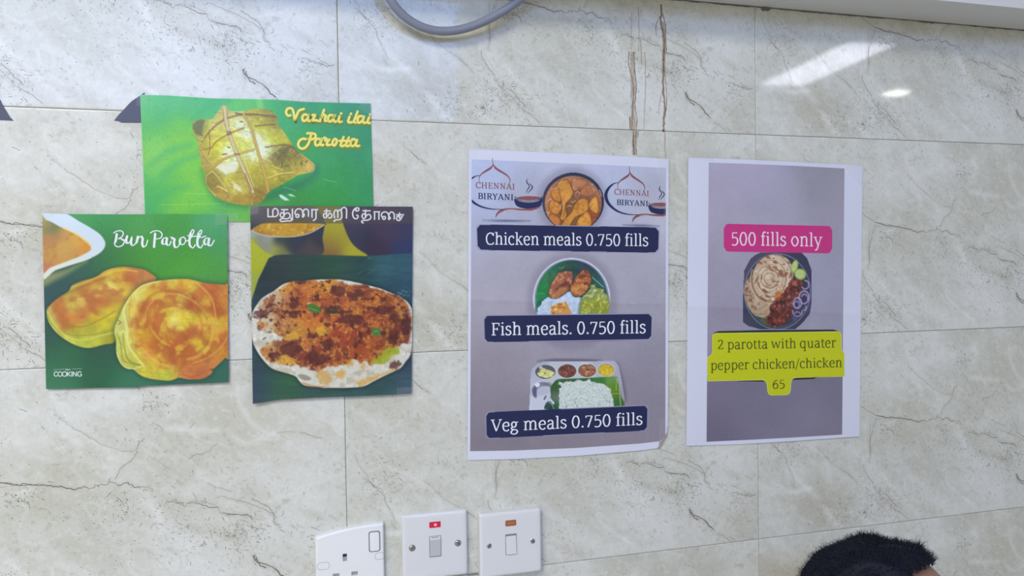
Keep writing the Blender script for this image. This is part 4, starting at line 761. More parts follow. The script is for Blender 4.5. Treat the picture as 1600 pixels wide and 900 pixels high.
zH, zI, zJ = Z(840, 260, 9.0), Z(820, 395, 8.573), Z(815, 555, 9.143)
def dish(sheet, root, name, x0, y0, x1, y1, outline, paint, label, soft=.4, m=None, step=.85):
    X, Y = np.meshgrid(np.arange(x0, x1 + step, step), np.arange(y0, y1 + step, step)); cv = Canvas(X, Y); paint(cv)
    k = Canvas(X[:-1, :-1] + step / 2, Y[:-1, :-1] + step / 2); keep = k.poly(outline, .3, False) > .5
    me = gridmesh(name, sheet.P3(X, Y, .00022), m or M_print, alb(np.clip(cv.C, 0, 255)), keep)
    o = bpy.data.objects.new(name, me); COL.objects.link(o); under(o, root); o['label'] = label; return o
def paint_curry(c):
    c.C[:] = (42, 46, 74)
    c.blend(c.ring(*zH([(500, 500)])[0], 47.5, 45.5, 2, 0, 150, 260), (70, 74, 105), .7)
    m = c.ell(*zH([(500, 520)])[0], 44.5, 43, 0, 1); c.blend(m, c.field([(p[0], p[1], q) for p, q in zip(zH('300,180 500,140 650,180 800,280 880,400 880,600 860,750 780,780 150,420 120,560 150,700 350,600 450,600 600,420 520,380 800,700 400,250'), [(170, 112, 78), (180, 125, 92), (165, 115, 88), (170, 120, 92), (165, 108, 75), (165, 98, 62), (150, 72, 40), (158, 80, 42), (178, 120, 80), (180, 128, 85), (178, 118, 62), (135, 82, 42), (130, 88, 48), (140, 95, 72), (125, 82, 52), (150, 80, 45), (160, 110, 70)])], 6))
    c.mult(m, .25, .18, 5); c.dabs(m, 90, (845, 272, 942, 352), 2.6, .9, [(215, 165, 115), (225, 185, 140), (110, 62, 35)], None, .55, 5)
    P = [('295,290 300,230 360,195 420,205 455,265 495,350 480,420 415,490 390,520 395,620 405,700 370,752 318,735 345,650 345,500 310,400', (206, 142, 62)), ('200,345 270,300 298,330 310,400 325,472 290,497 230,460 198,400', (196, 128, 58)), ('180,500 240,490 302,530 322,600 272,672 200,642 172,570', (200, 134, 58)),
         ('150,720 210,680 300,730 312,780 290,860 180,860', (186, 116, 60)), ('640,455 700,480 714,560 680,640 560,692 480,780 430,870 330,870 380,760 480,650 520,560 580,480', (196, 134, 55)), ('790,440 832,430 852,600 820,657 730,582 738,500', (212, 150, 66)), ('700,640 742,720 742,870 560,870 568,760 640,680', (208, 144, 58)),
         ('500,200 640,188 700,250 560,342 495,310', (178, 118, 84)), ('620,330 690,265 760,290 790,380 700,415 600,390', (172, 112, 80))]
    for i, (q, col) in enumerate(P):
        k = c.poly(zH(q), .9) * m; c.blend(c.poly(zH(q), 2.2, grow=1.4) * m, (112, 62, 30), .6); c.blend(k, col)
        n = np.array(zH(q)); cx, cy = n.mean(0); rr = np.ptp(n, 0).min() * .5; c.blend(k * c.ell(cx - 1.5, cy - 2, rr, rr, 0, 4), tuple(min(255, v * 1.13) for v in col), .6); c.tex(k, .25, (158, 95, 35), .5, .8, .55, i * 3 + 2)
    for q in ['395,530 380,640 360,720', '600,300 560,335', '540,690 500,760 450,828']: c.blend(c.line(zH(q), 1.4, taper=True), (105, 62, 40), .8)
    for q in ['150,380 200,325 290,288 300,240 380,160', '485,210 510,190 545,182', '120,500 180,465 220,490', '500,270 505,310 530,335', '460,500 500,500 540,475', '515,400 560,355 590,380 560,415', '750,280 790,330 800,390', '405,575 450,550 490,570', '870,330 900,420', '760,260 780,250', '330,530 320,600', '105,640 150,660 130,720']: c.blend(c.line(zH(q), 1.1, taper=True), (236, 202, 162), .85)
    c.blend(c.line(zH('900,690 870,770 830,832'), .9), (215, 215, 225), .9)
cx, cy = zH([(500, 500)])[0]
dish(P4, e4, 'curry_picture', 845, 267, 944, 356, [(cx + 48.3 * math.cos(a), min(354.5, cy + 46 * math.sin(a))) for a in np.linspace(0, 2 * math.pi, 60, False)], paint_curry, 'printed bowl of chicken curry')
def paint_fish(c):
    c.C[:] = (182, 184, 204); cx, cy = zI([(628, 620)])[0]
    c.blend(c.ring(cx, cy, 59.5, 63.5, 1.2), (215, 216, 232), .9); c.blend(c.ring(cx, cy, 57, 61, .9), (112, 118, 142), .8)
    m = c.ell(cx, cy, 56, 60.5, 0, .8); c.blend(m, c.field([(p[0], p[1], q) for p, q in zip(zI('640,130 400,200 300,320 220,450 180,620 200,500 850,160 950,250 1050,350 1080,450 900,300 500,180 180,700 330,300'), [(40, 75, 70), (35, 95, 72), (48, 112, 72), (30, 130, 62), (28, 138, 65), (40, 125, 70), (52, 60, 82), (42, 78, 82), (45, 90, 92), (48, 98, 88), (40, 85, 72), (38, 85, 68), (40, 130, 80), (60, 125, 85)])], 8)); c.mult(m, .12, .2, 3)
    c.blend(c.line(zI('905,330 980,395 1052,458'), 1.1), (150, 195, 185), .9); c.blend(c.line(zI('460,200 500,205 525,180'), 1.3), (130, 170, 150), .7); c.blend(c.line(zI('170,560 230,540 270,555'), 1), (120, 180, 140), .6)
    r = c.poly(zI('170,760 190,720 225,690 230,650 270,625 310,590 350,600 400,605 440,600 480,590 520,560 570,530 600,520 640,560 660,590 740,600 790,620 790,900 170,900'), .7, False, jit=1.4, jsc=.5); c.blend(c.poly(zI('180,640 400,580 600,500 760,590 760,900 170,900'), 2), (30, 60, 70), .45); c.blend(r, (188, 206, 228)); c.tex(r, .35, (212, 224, 238), .5, .7, .8, 3); c.tex(r, .3, (140, 165, 200), .6, .8, .6, 9)
    for q, col in [('330,585 322,560 335,460 360,410 400,350 450,275 500,258 560,245 620,255 645,300 635,370 610,460 570,510 530,545 440,600 370,605', (150, 92, 72)), ('615,480 640,400 680,330 720,290 790,230 835,235 860,265 885,330 882,400 862,460 800,540 740,570 690,578 640,550', (168, 100, 58))]:
        k = c.poly(zI(q), .8); c.blend(c.poly(zI(q), 2, grow=1.4), (52, 45, 50), .7); c.blend(k, col)
        c.tex(k, .16, (108, 52, 42), .5, .62, .75, 5, 4); c.tex(k, .22, (208, 142, 92), .55, .68, .8, 15, 4); c.mult(k, .6, .16, 6)
    c.blend(c.poly(zI('500,480 550,470 540,530 450,590 380,590 400,530'), 3, jit=3), (196, 128, 72), .7); c.blend(c.poly(zI('640,440 720,420 800,440 790,520 700,570 640,530'), 4, jit=4), (212, 148, 78), .7)
    for q in ['440,390 520,360 580,330', '400,480 500,440 600,400', '500,270 600,300 640,290', '700,350 780,300 850,330', '660,430 760,400 860,400', '700,520 760,480']: c.blend(c.line(zI(q), 1.1, taper=True), (92, 46, 45), .7)
    o = c.poly(zI('345,820 350,760 345,720 400,700 430,680 480,672 540,660 580,710 600,740 625,790 620,900 345,900'), .8, jit=1.5, jsc=.4); c.blend(o, (208, 150, 78)); c.tex(o, .22, (160, 88, 42), .5, .65, .75, 3, 3); c.tex(o, .25, (240, 205, 130), .58, .7, .8, 13)
    g = c.poly(zI('750,900 745,800 735,740 760,640 790,590 830,530 870,500 880,430 940,420 950,470 1040,480 1060,540 1100,560 1130,640 1130,760 1110,900'), .9, jit=2, jsc=.35); c.blend(c.poly(zI('750,900 745,640 830,530 880,430 1040,480 1130,640 1110,900'), 2.5, grow=1), (50, 72, 45), .5); c.blend(g, (138, 150, 62))
    rr = random.Random(8)
    for _ in range(75):
        x, y = rr.uniform(750, 1120), rr.uniform(430, 815); th = rr.uniform(0, 3.14); a, b = rr.uniform(22, 46), rr.uniform(14, 26); up = y < 600
        q = [(x + math.cos(th) * a, y + math.sin(th) * a), (x - math.sin(th) * b, y + math.cos(th) * b), (x - math.cos(th) * a, y - math.sin(th) * a), (x + math.sin(th) * b, y - math.cos(th) * b)]
        k = c.poly(zI([(s + 3, t + 5) for s, t in q]), .8, False) * g; c.blend(k, (82, 92, 40), .7); k = c.poly(zI(q), .6, False) * g; c.blend(k, rr.choice([(176, 186, 135), (190, 198, 150), (165, 178, 110)] if up else [(176, 182, 62), (192, 194, 85), (160, 170, 50), (200, 202, 110)]), .95)
cx, cy = zI([(628, 620)])[0]
fo = [(cx + 60.5 * math.cos(a), min(493.5, cy + 64.5 * math.sin(a))) for a in np.linspace(0, 2 * math.pi, 70, False)]
dish(P4, e4, 'fish_meal_picture', 831, 401, 956, 495, fo, paint_fish, 'printed plate with two fried fish pieces and rice')
def paint_veg(c):
    c.C[:] = c.field([(p[0], p[1], q) for p, q in zip(zJ('200,150 600,110 1250,100 1400,300 1450,600 160,300 130,500 130,700 500,280 800,230 300,750 1430,700'), [(168, 170, 188), (186, 192, 204), (178, 180, 192), (170, 170, 186), (160, 155, 172), (180, 182, 202), (190, 192, 212), (200, 204, 222), (190, 196, 206), (188, 194, 204), (205, 210, 228), (165, 168, 180)])], 9)
    for (x, y, rx, ry, wall_, col, t1, t2) in [(338, 238, 146, 102, (88, 92, 98), (206, 204, 128), (228, 226, 160), (100, 105, 70)), (650, 226, 132, 98, (95, 80, 78), (118, 66, 58), (170, 110, 98), (70, 35, 32)), (936, 218, 128, 96, (120, 95, 80), (150, 92, 62), (205, 158, 128), (105, 58, 38)), (1205, 210, 118, 92, (170, 160, 110), (212, 180, 42), (228, 204, 70), (180, 140, 30))]:
        px, py = zJ([(x, y)])[0]; a, b = rx / 9.143, ry / 9.143
        c.blend(c.ell(px, py, a + 1, b + 1, 0, .8), (218, 220, 226), .8); c.blend(c.ell(px, py, a, b, 0, .6), wall_); f = c.ell(px + .4, py + 1.0, a * .9, b * .84, 0, .8)
        if x == 338: f = c.poly(zJ('240,240 300,180 350,200 420,220 470,250 440,310 350,325 250,300 225,270'), .8, False)
        c.blend(f, col); c.tex(f, .3, t1, .52, .66, .85, int(x)); c.tex(f, .35, t2, .6, .7, .8, int(x) + 5)
    c.blend(c.poly(zJ('245,165 290,150 300,190 260,200'), .7, False), (190, 195, 190)); c.blend(c.line(zJ('245,240 265,232'), 1), (50, 60, 30)); c.blend(c.poly(zJ('310,245 350,255 330,270'), .6, False), (70, 70, 40)); c.blend(c.line(zJ('530,180 560,150 600,140'), 1.6), (215, 190, 170), .8); c.blend(c.line(zJ('850,130 900,120 950,130'), 1.8), (222, 222, 215), .8)
    c.blend(c.ell(*zJ([(300, 520)])[0], 16.5, 17, 0, .8), (142, 145, 165)); c.blend(c.ring(*zJ([(300, 520)])[0], 16.2, 16.5, 1.2), (215, 216, 228), .9); c.blend(c.poly(zJ('150,480 200,430 215,520 200,600 160,570'), 2), (78, 78, 112), .8); c.blend(c.poly(zJ('250,400 400,390 420,440 300,430'), 2), (108, 110, 125), .7)
    c.blend(c.poly(zJ('190,415 250,395 255,440 210,455'), .8), (235, 236, 240), .9); c.blend(c.poly(zJ('225,500 300,450 400,460 420,560 380,640 300,740 160,760 160,650 220,600'), 1.2), (198, 202, 218)); c.blend(c.poly(zJ('240,500 300,460 380,470 390,540 300,570 230,580'), 1.6), (176, 180, 200), .8)
    c.blend(c.poly(zJ('310,630 345,572 360,580 330,640'), .6, False), (62, 60, 80), .9)
    l = c.poly(zJ('415,560 410,470 450,400 520,345 700,335 950,325 1330,305 1370,340 1400,420 1415,560 1415,800 430,800 470,690 420,620'), .9); c.blend(l, c.field([(p[0], p[1], q) for p, q in zip(zJ('450,450 520,370 900,335 1100,340 1300,340 1340,450 1330,550 1370,600 1350,680 480,520 470,600 450,720 400,640'), [(48, 88, 45), (52, 98, 48), (48, 98, 50), (58, 118, 55), (105, 150, 75), (92, 135, 40), (108, 142, 35), (62, 108, 40), (55, 105, 50), (62, 90, 60), (130, 138, 125), (40, 90, 50), (45, 78, 72)])], 6))
    c.blend(c.poly(zJ('380,660 420,670 470,760 330,770 340,700'), 1), (25, 62, 55), .9); c.blend(c.line(zJ('390,670 430,700 460,765'), 1.1), (190, 200, 200), .8); c.blend(c.line(zJ('1355,380 1350,500'), 1), (170, 200, 110), .8); c.blend(c.line(zJ('1290,552 1385,548'), .8), (200, 210, 110), .8); c.blend(c.line(zJ('1345,330 1395,420 1405,600 1415,720'), 1.2), (190, 195, 200), .8)
    r = c.poly(zJ('535,800 535,700 545,640 530,580 540,500 525,490 570,460 555,420 520,415 540,375 590,400 640,375 700,370 740,385 800,345 870,370 930,365 965,335 1000,380 1080,400 1170,408 1220,450 1270,480 1280,560 1300,620 1320,700 1310,800'), .7, False, jit=1.3, jsc=.6); c.blend(r, (200, 212, 208)); c.tex(r, .5, (222, 230, 228), .5, .7, .8, 2); c.tex(r, .45, (165, 180, 175), .62, .75, .7, 8); c.tex(r * sstep(600, 630, c.Y), .5, (120, 135, 135), .66, .74, .7, 18)
tray = zJ('108,790 118,620 125,420 130,260 150,190 210,130 300,92 800,88 1330,82 1385,150 1410,260 1440,420 1468,600 1475,790')
dish(P4, e4, 'vegetable_meal_picture', 826, 563, 978, 643, tray, paint_veg, 'printed steel tray with rice and four small bowls')

# banners
def banner(sheet, root, q, r, m, line=None, name='banner', lift=.0003, label=None, lw=1.3):
    c = np.mean(q, 0)
    if line: k = Ink(sheet, lift); k.stroke(rrect(q, r), lw, smooth=False, closed=True); b = k.done('banner_edge', line, root)
    k = Ink(sheet, lift - .00004); pts = rrect(q, r)
    # fill as horizontal strips so that it follows the sheet
    n = 24; V, F = k.V, k.F; q = [np.array(a, float) for a in q]; Lx = np.hypot(*(q[1] - q[0])); Ly = np.hypot(*(q[3] - q[0]))
    for i in range(n * 2 + 1):
        u = i / (n * 2); d = min(u, 1 - u) * Lx; e = 0 if d > r else (r - math.sqrt(max(0, r * r - (r - d) ** 2))) / Ly
        a = (q[0] * (1 - u) + q[1] * u); b = (q[3] * (1 - u) + q[2] * u); V += k.put([a + (b - a) * e, a + (b - a) * .5, b + (a - b) * e])
    for i in range(n * 2): j = 3 * i; F += [(j, j + 3, j + 4, j + 1), (j + 1, j + 4, j + 5, j + 2)]
    return k.done(name, m, root, label)
for q in ([(744.5, 350.7), (1030, 355.2), (1029, 395), (746, 390.6)], [(756, 493), (1019, 490), (1018, 530.4), (757, 534.8)], [(759, 644), (1012.4, 633.2), (1011.4, 672.8), (759.7, 685.5)]):
    banner(P4, e4, q, 7, M_navy, M_navyline, label='navy blue rounded banner')
for s_, a_, b_, c_ in (('Chicken meals 0.750 fills', (759.5, 382), (1012.6, 384.6), 18.3), ('Fish meals. 0.750 fills', (768, 524), (1008.6, 520.6), 19.2), ('Veg meals 0.750 fills', (768, 674.4), (1003.5, 663.7), 18.6)):
    ink = Ink(P4, .00042); write(ink, s_, a_, b_, c_); ink.done('lettering', M_white, e4, 'white serif lettering')
# shop emblem, twice; drawn once in the coordinates of the right-hand one
M_brown, M_dnavy, M_pink = ink_mat('ink_maroon', (138, 82, 84)), ink_mat('ink_dark_navy', (34, 40, 84)), ink_mat('ink_rose', (165, 112, 110))
z2 = Z(920, 240, 7.5)
def emblem(tr, clip, texts):
    A, B, Cn = Ink(P4, .00022, clip), Ink(P4, .00022, clip), Ink(P4, .0003, clip)
    g = lambda t: tr(z2(t))
    def taper(I, t, ws):
        p = crom(g(t), 8); w = np.interp(np.linspace(0, 1, len(p)), np.linspace(0, 1, len(ws)), ws); tt = np.gradient(p, axis=0); tt /= np.hypot(*tt.T)[:, None] + 1e-9; nn = np.stack([-tt[:, 1], tt[:, 0]], 1) * w[:, None] / 2
        b = len(I.V); I.V += I.put(p + nn) + I.put(p - nn); k = len(p); I.F += [(b + i, b + i + 1, b + k + i + 1, b + k + i) for i in range(k - 1)]
    taper(A, '476,150 477,190 482,225', [.9, .9, 1.8]); taper(A, '482,222 460,258 420,285 370,320 345,350 338,380 345,410', [1, 3.2, 3.4, 2, 1.4, .9, .7]); taper(A, '484,222 505,258 545,290 600,325 640,360 656,400 650,425 640,445', [1, 3.2, 3.2, 2.6, 1.8, 1.2, .9, .8])
    taper(B, '352,340 300,350 250,385 212,440 200,500 225,575 285,640 360,685 450,710 520,716 590,716', [.5, 1.6, 3.2, 4.6, 5.0, 4.6, 3.6, 2.6, 1.8, 1.2, .8])
    taper(A, '508,806 525,765 560,735 620,718 700,718 790,725 870,722 935,705 985,672', [.8, 3, 4, 3.4, 3, 3.4, 3.6, 2.6, .5]); taper(Cn, '590,730 660,722 760,736 850,735', [.4, 1.1, 1.3, .4])
    p = g('700,600 705,650 730,685 780,705 850,714 915,705 965,682 985,645 985,600 940,632 850,644 760,632'); B.poly(p, True, 4)
    taper(B, '702,575 712,590 735,612 790,628 850,632 920,625 968,605 990,580', [1.2, 1.4, 1.1, .9, .9, .9, 1.4, 1.2]); p = g('722,598 760,580 850,574 940,582 972,596 930,614 850,622 770,614'); A.poly(p, True, 4)
    taper(B, '840,378 826,405 832,430 852,455 850,480 830,510 820,545', [.4, 1.4, 1.7, 1.4, 1.5, 1.2, .5]); taper(B, '862,430 868,450 884,470 878,495 855,520 836,550', [.4, 1.2, 1.8, 1.6, 1.2, .4])
    write(A, 'CHENNAI', *texts[0], bold=1.25)
    t = texts[1]; p0, p1 = np.array(t[0], float), np.array(t[1], float); write(B, 'BIRYANI', t[0], t[1], t[2], bold=1.35)
    bb = p0 + (p1 - p0) * .175; B.stroke([bb + (-.6, -t[2] - .8), bb + (1.2, -t[2] * .45), bb + (.6, .6)], .8)
    A.done('emblem_dome', M_brown, e4, 'maroon onion dome and shop name'); B.done('emblem_pot', M_dnavy, e4, 'dark navy crescent, steaming pot and shop name'); Cn.done('emblem_highlight', ink_mat('ink_pale_rose', (200, 178, 190)), e4)
emblem(lambda p: [tuple(a) for a in p], (900, 1040.4), [((960.3, 303.7), (1014, 306.8), 8.6), ((963.7, 320), (1012.7, 322.4), 8.3)])
emblem(lambda p: [(770.2 + (x - 984) / .875, 256.7 + (y - 269.3) / .94 - (x - 984) * .012) for x, y in p], (737.2, 900), [((743.7, 293.7), (804.4, 296.4), 9.2), ((747, 310.7), (802.2, 313), 9.2)])
tape(e4, [(724, 229), (748, 231), (742, 252), (722, 247)], .0042, 7); tape(e4, [(1024, 240), (1062, 244), (1060, 278), (1030, 262)], .0042, 8); tape(e4, [(1037, 300), (1054, 301), (1054, 500), (1039, 500)], .0040, 9); tape(e4, [(1030, 655), (1044, 655), (1044, 702), (1032, 704)], .0040, 10)
# scrap of old brown tape left under the torn corner
k = Ink(P4, -.0004); k.poly([(1043.5, 668), (1041, 666.5), (1036, 672), (1033, 680), (1034.5, 686), (1030, 690), (1031, 698), (1028.5, 702.5), (1031, 701), (1036, 694), (1038.5, 688), (1043, 680)], False); k.done('torn_tape_scrap', ink_mat('old_tape', (160, 146, 134), .5), e4, 'brownish scrap of old tape at the torn corner')

# ---- 500 fills poster -------------------------------------------------------
P5 = Sheet([(1075.5, 246), (1170, 249.5), (1260, 254), (1347.5, 259)], [(1072.5, 696.8), (1160, 694), (1250, 688.5), (1343, 682)], .0010, .0022, 5, creases=[(474, .05, .0018)])
e5 = tag(root_at(1072, 697), 'white-sided poster reading 500 fills only with pink and yellow banners, rightmost on the wall', 'poster')
P5.mesh('paper', 3.0, M_paper, e5)
def paint5(c):
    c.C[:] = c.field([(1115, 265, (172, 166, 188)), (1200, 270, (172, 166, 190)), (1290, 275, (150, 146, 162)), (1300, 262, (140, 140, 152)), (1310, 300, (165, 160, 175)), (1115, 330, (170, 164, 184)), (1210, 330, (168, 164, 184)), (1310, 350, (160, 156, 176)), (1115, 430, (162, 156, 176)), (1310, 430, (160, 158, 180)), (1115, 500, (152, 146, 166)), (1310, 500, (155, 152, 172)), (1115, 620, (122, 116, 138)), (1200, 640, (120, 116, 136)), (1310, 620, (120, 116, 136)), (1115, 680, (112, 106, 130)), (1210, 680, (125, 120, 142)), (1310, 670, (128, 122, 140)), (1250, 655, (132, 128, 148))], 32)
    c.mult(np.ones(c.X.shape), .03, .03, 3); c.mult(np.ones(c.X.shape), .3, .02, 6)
P5.mesh('picture', 2.2, M_print, e5, paint5, .00012, [(1107.5, 254), (1180, 256.5), (1250, 259.5), (1319.5, 263.3)], [(1104, 690.3), (1180, 686.8), (1250, 683), (1315.8, 679)])
zK, zL = Z(1150, 385, 6.669), Z(1100, 505, 7.111)
def paint_parotta(c):
    c.C[:] = c.field([(p[0], p[1], q) for p, q in zip(zK('100,120 700,100 760,300 760,600 700,820 150,820 90,400 90,600 300,830 600,100'), [(75, 74, 98), (52, 56, 78), (58, 58, 90), (68, 66, 100), (58, 62, 84), (66, 68, 92), (78, 76, 100), (58, 62, 86), (50, 58, 76), (62, 64, 86)])], 12)
    cx, cy = zK([(430, 470)])[0]; c.blend(c.ell(cx, cy, 51, 58.5, 0, .8), (52, 56, 76)); c.blend(c.ring(cx, cy, 51.5, 59, 1.0), (132, 142, 168), .85); c.blend(c.ring(cx, cy, 48, 55.5, 1.0, 0, 20, 160), (100, 115, 130), .6)
    c.blend(c.ell(*zK([(300, 780)])[0], 9, 4, .5, 2), (82, 108, 62), .8)
    back = c.poly(zK('170,300 230,170 330,100 400,85 480,95 560,160 600,300 500,540 380,640 340,740 300,745 200,720 140,650 100,560 85,470 95,400 130,330'), .9)
    c.blend(back, (182, 158, 132)); c.tex(back, .12, (205, 185, 155), .5, .7, .8, 3); c.tex(back, .2, (130, 92, 68), .62, .72, .8, 9)
    top = c.ell(*zK([(375, 330)])[0], 30, 36, .15, .9); c.blend(c.ell(*zK([(372, 335)])[0], 31.5, 37.5, .15, 1.6), (110, 78, 58), .6); c.blend(top, (200, 178, 152)); c.tex(top, .12, (222, 204, 178), .48, .7, .8, 13); c.tex(top, .22, (150, 98, 68), .62, .70, .8, 17)
    tx, ty = zK([(350, 335)])[0]
    for rx, ry, a0, a1 in [(14, 15, 0, 350), (20, 22, 80, 300), (26, 29, 200, 100), (9, 9, 100, 330), (29, 34, 100, 200)]: c.blend(c.ring(tx, ty, rx, ry, 1.3, .1, a0, a1, 1), (140, 98, 70), .7); c.blend(c.ring(tx + .5, ty + .8, rx + 1.4, ry + 1.4, 1.2, .1, a0, a1, 1), (226, 206, 180), .6)
    for x, y, rx, ry in [(465, 275, 3.8, 5), (300, 465, 4.5, 2.5), (410, 165, 3.5, 2.5), (150, 560, 3, 3), (280, 550, 6, 2), (110, 450, 2.5, 4), (520, 290, 2.5, 4), (570, 300, 2, 5), (215, 350, 1.5, 6), (330, 110, 5, 2), (250, 170, 4, 2), (370, 245, 4, 1.4), (330, 520, 4, 1.5), (440, 480, 3, 1.2), (200, 640, 2, 2)]: c.blend(c.ell(*zK([(x, y)])[0], rx, ry, .5, 1.2), (128, 74, 52), .75)
    for q in ['160,500 170,600 210,650', '200,500 260,550 370,560', '180,660 250,650 330,600', '130,420 110,500 120,600', '150,690 240,710 320,700']: c.blend(c.line(zK(q), 1.3, soft=.8), (130, 98, 75), .6)
    for q in ['430,520 460,440 480,420', '400,540 470,500 490,470', '300,690 330,660 345,640']: c.blend(c.line(zK(q), 1.6, soft=.9), (205, 130, 55), .8)
    ch = c.poly(zK('540,400 580,350 640,330 690,350 690,420 660,520 600,560 600,680 560,760 480,820 400,840 330,800 310,760 350,700 360,620 400,560 470,500 510,450'), 1, jit=2.5, jsc=.3); c.blend(ch, (92, 46, 44)); c.tex(ch, .14, (150, 68, 50), .5, .66, .8, 5, 4); c.tex(ch, .18, (52, 28, 36), .55, .68, .8, 15, 4); c.tex(ch, .3, (200, 128, 105), .66, .75, .7, 25); c.mult(ch, .6, .16, 7)
    c.blend(c.ell(*zK([(610, 385)])[0], 4, 3.5, 0, 2), (215, 120, 105), .7); c.blend(c.ell(*zK([(545, 605)])[0], 3, 3, 0, 2), (190, 105, 95), .6); c.blend(c.poly(zK('400,530 450,480 490,530 430,570'), 2, jit=2), (205, 105, 45), .6); c.blend(c.line(zK('440,760 500,700 540,650'), 2.5, soft=1.5), (150, 85, 60), .6)
    for x, y, rx, ry, ro in [(612, 210, 5, 10.5, .25), (670, 290, 9.3, 8.5, .4)]: px, py = zK([(x, y)])[0]; c.blend(c.ell(px, py, rx, ry, ro, .7), (150, 178, 88)); c.blend(c.ell(px - .5, py - .5, rx * .78, ry * .78, ro, .8), (190, 204, 130)); c.blend(c.line([(px - rx * .6, py), (px + rx * .6, py + 1)], .7), (160, 182, 100), .8)
    for x, y, rx, ry, a0, a1, w in [(722, 400, 5.6, 6.6, 250, 150, 1.5), (708, 530, 7.8, 9.8, None, None, 1.6), (712, 545, 5.5, 7, 200, 20, 1.2), (640, 590, 6.3, 8.2, None, None, 1.5), (632, 605, 4, 5, None, None, 1), (640, 680, 7.4, 7.2, 340, 190, 1.5), (712, 640, 3, 3.5, 300, 120, 1.4), (640, 715, 5, 5, 200, 330, 1.2)]:
        px, py = zK([(x, y)])[0]; c.blend(c.ring(px, py, rx, ry, w, .1, a0, a1), (178, 158, 200), .92); c.blend(c.ring(px, py + .8, rx - w, ry - w, .7, .1, a0, a1), (120, 92, 150), .5)
    c.blend(c.ell(*zK([(610, 750)])[0], 4, 4, 0, 2), (95, 92, 145), .7)
dk = zK('85,250 150,130 200,90 260,62 680,62 740,120 785,240 785,600 770,700 700,790 620,862 250,862 130,830 75,790 75,500')
dish(P5, e5, 'parotta_picture', 1160, 392, 1270, 516, dk, paint_parotta, 'printed plate of parottas, red chicken, lime and onion rings')
banner(P5, e5, [(1131, 349.6), (1300.6, 353.2), (1300, 396), (1131, 393)], 7.5, ink_mat('ink_pink', (198, 52, 128)), None, 'pink_banner', label='pink rounded banner')
M_blk = ink_mat('ink_blackgreen', (30, 42, 42))
k = Ink(P5, .00016); k.poly(zL('85,330 85,150 110,105 160,88 700,76 1440,70 1500,90 1520,130 1520,330')); k.poly(zL('350,630 380,645 700,650 1000,630 1220,620 1250,600')); k.done('banner_shade', M_blk, e5, 'black printed edge behind the yellow banner')
yel = zL('92,150 100,125 130,112 800,103 1490,93 1515,105 1525,140 1526,290 1535,315 1558,328 1560,590 1020,604 985,618 968,650 960,750 945,785 910,797 750,800 722,790 708,760 700,680 685,645 650,630 40,643 37,375 65,365 85,345 92,320')
k = Ink(P5, .0003); k.poly(yel); k.done('yellow_banner', ink_mat('ink_yellow_green', (194, 200, 26)), e5, 'acid yellow stepped banner')
k = Ink(P5, .00034); k.stroke(yel, .9, smooth=False, closed=True); k.done('banner_edge', ink_mat('ink_pale_yellow', (214, 216, 120)), e5)
ink = Ink(P5, .00042); write(ink, '500 fills only', (1142.7, 383), (1283.8, 385.2), 20.2); ink.done('lettering', ink_mat('ink_rose_white', (240, 214, 230)), e5, 'white serif lettering on pink')
M_olive = ink_mat('ink_olive_black', (78, 80, 28))
for s_, a_, b_, c_ in (('2 parotta with quater', (1121.8, 546), (1306, 542.8), 14.6), ('pepper chicken/chicken', (1110.7, 578.2), (1315.7, 573.6), 14.3), ('65', (1207.6, 607.5), (1226, 606.9), 13.6)):
    ink = Ink(P5, .00042); write(ink, s_, a_, b_, c_); ink.done('lettering', M_olive, e5, 'dark olive serif lettering on yellow')
tape(e5, [(1068, 228), (1118, 232), (1116, 252), (1067, 248)], .0042, 11); tape(e5, [(1328, 238), (1352, 262), (1346, 292), (1322, 262)], .0042, 12)

# ================================================================ OTHER THINGS ON THE WALL
M_vinyl = mat('dark_vinyl', (0.055, 0.06, 0.10), 0.35)
def sticker(pts, label):
    c = np.mean(pts, 0); e = W1(*c); p = W([a for a, b in pts], [b for a, b in pts], 0.0); n = len(p)
    V = [tuple(v - np.array(e) + (0, -.0006, 0)) for v in p] + [tuple(v - np.array(e)) for v in p]
    F = [tuple(range(n))] + [(i, (i + 1) % n, n + (i + 1) % n, n + i) for i in range(n)]
    o = meshobj('vinyl_sticker', V, F, M_vinyl); o.location = e; tag(o, label, 'sticker')
sticker([(226, 144), (219, 149.5), (206, 158), (200, 164), (192, 173), (185, 180), (178.5, 188.5), (186, 189.5), (190, 191.8), (230, 191.8)], 'dark blue triangular vinyl scrap sticking out beside the banana leaf poster')
sticker([(-32, 118), (-12, 140), (1, 156.5), (5, 165), (10, 173), (16, 183), (21.5, 188.8), (8, 188), (-32, 187)], 'dark blue triangular vinyl scrap at the far left edge of the wall')

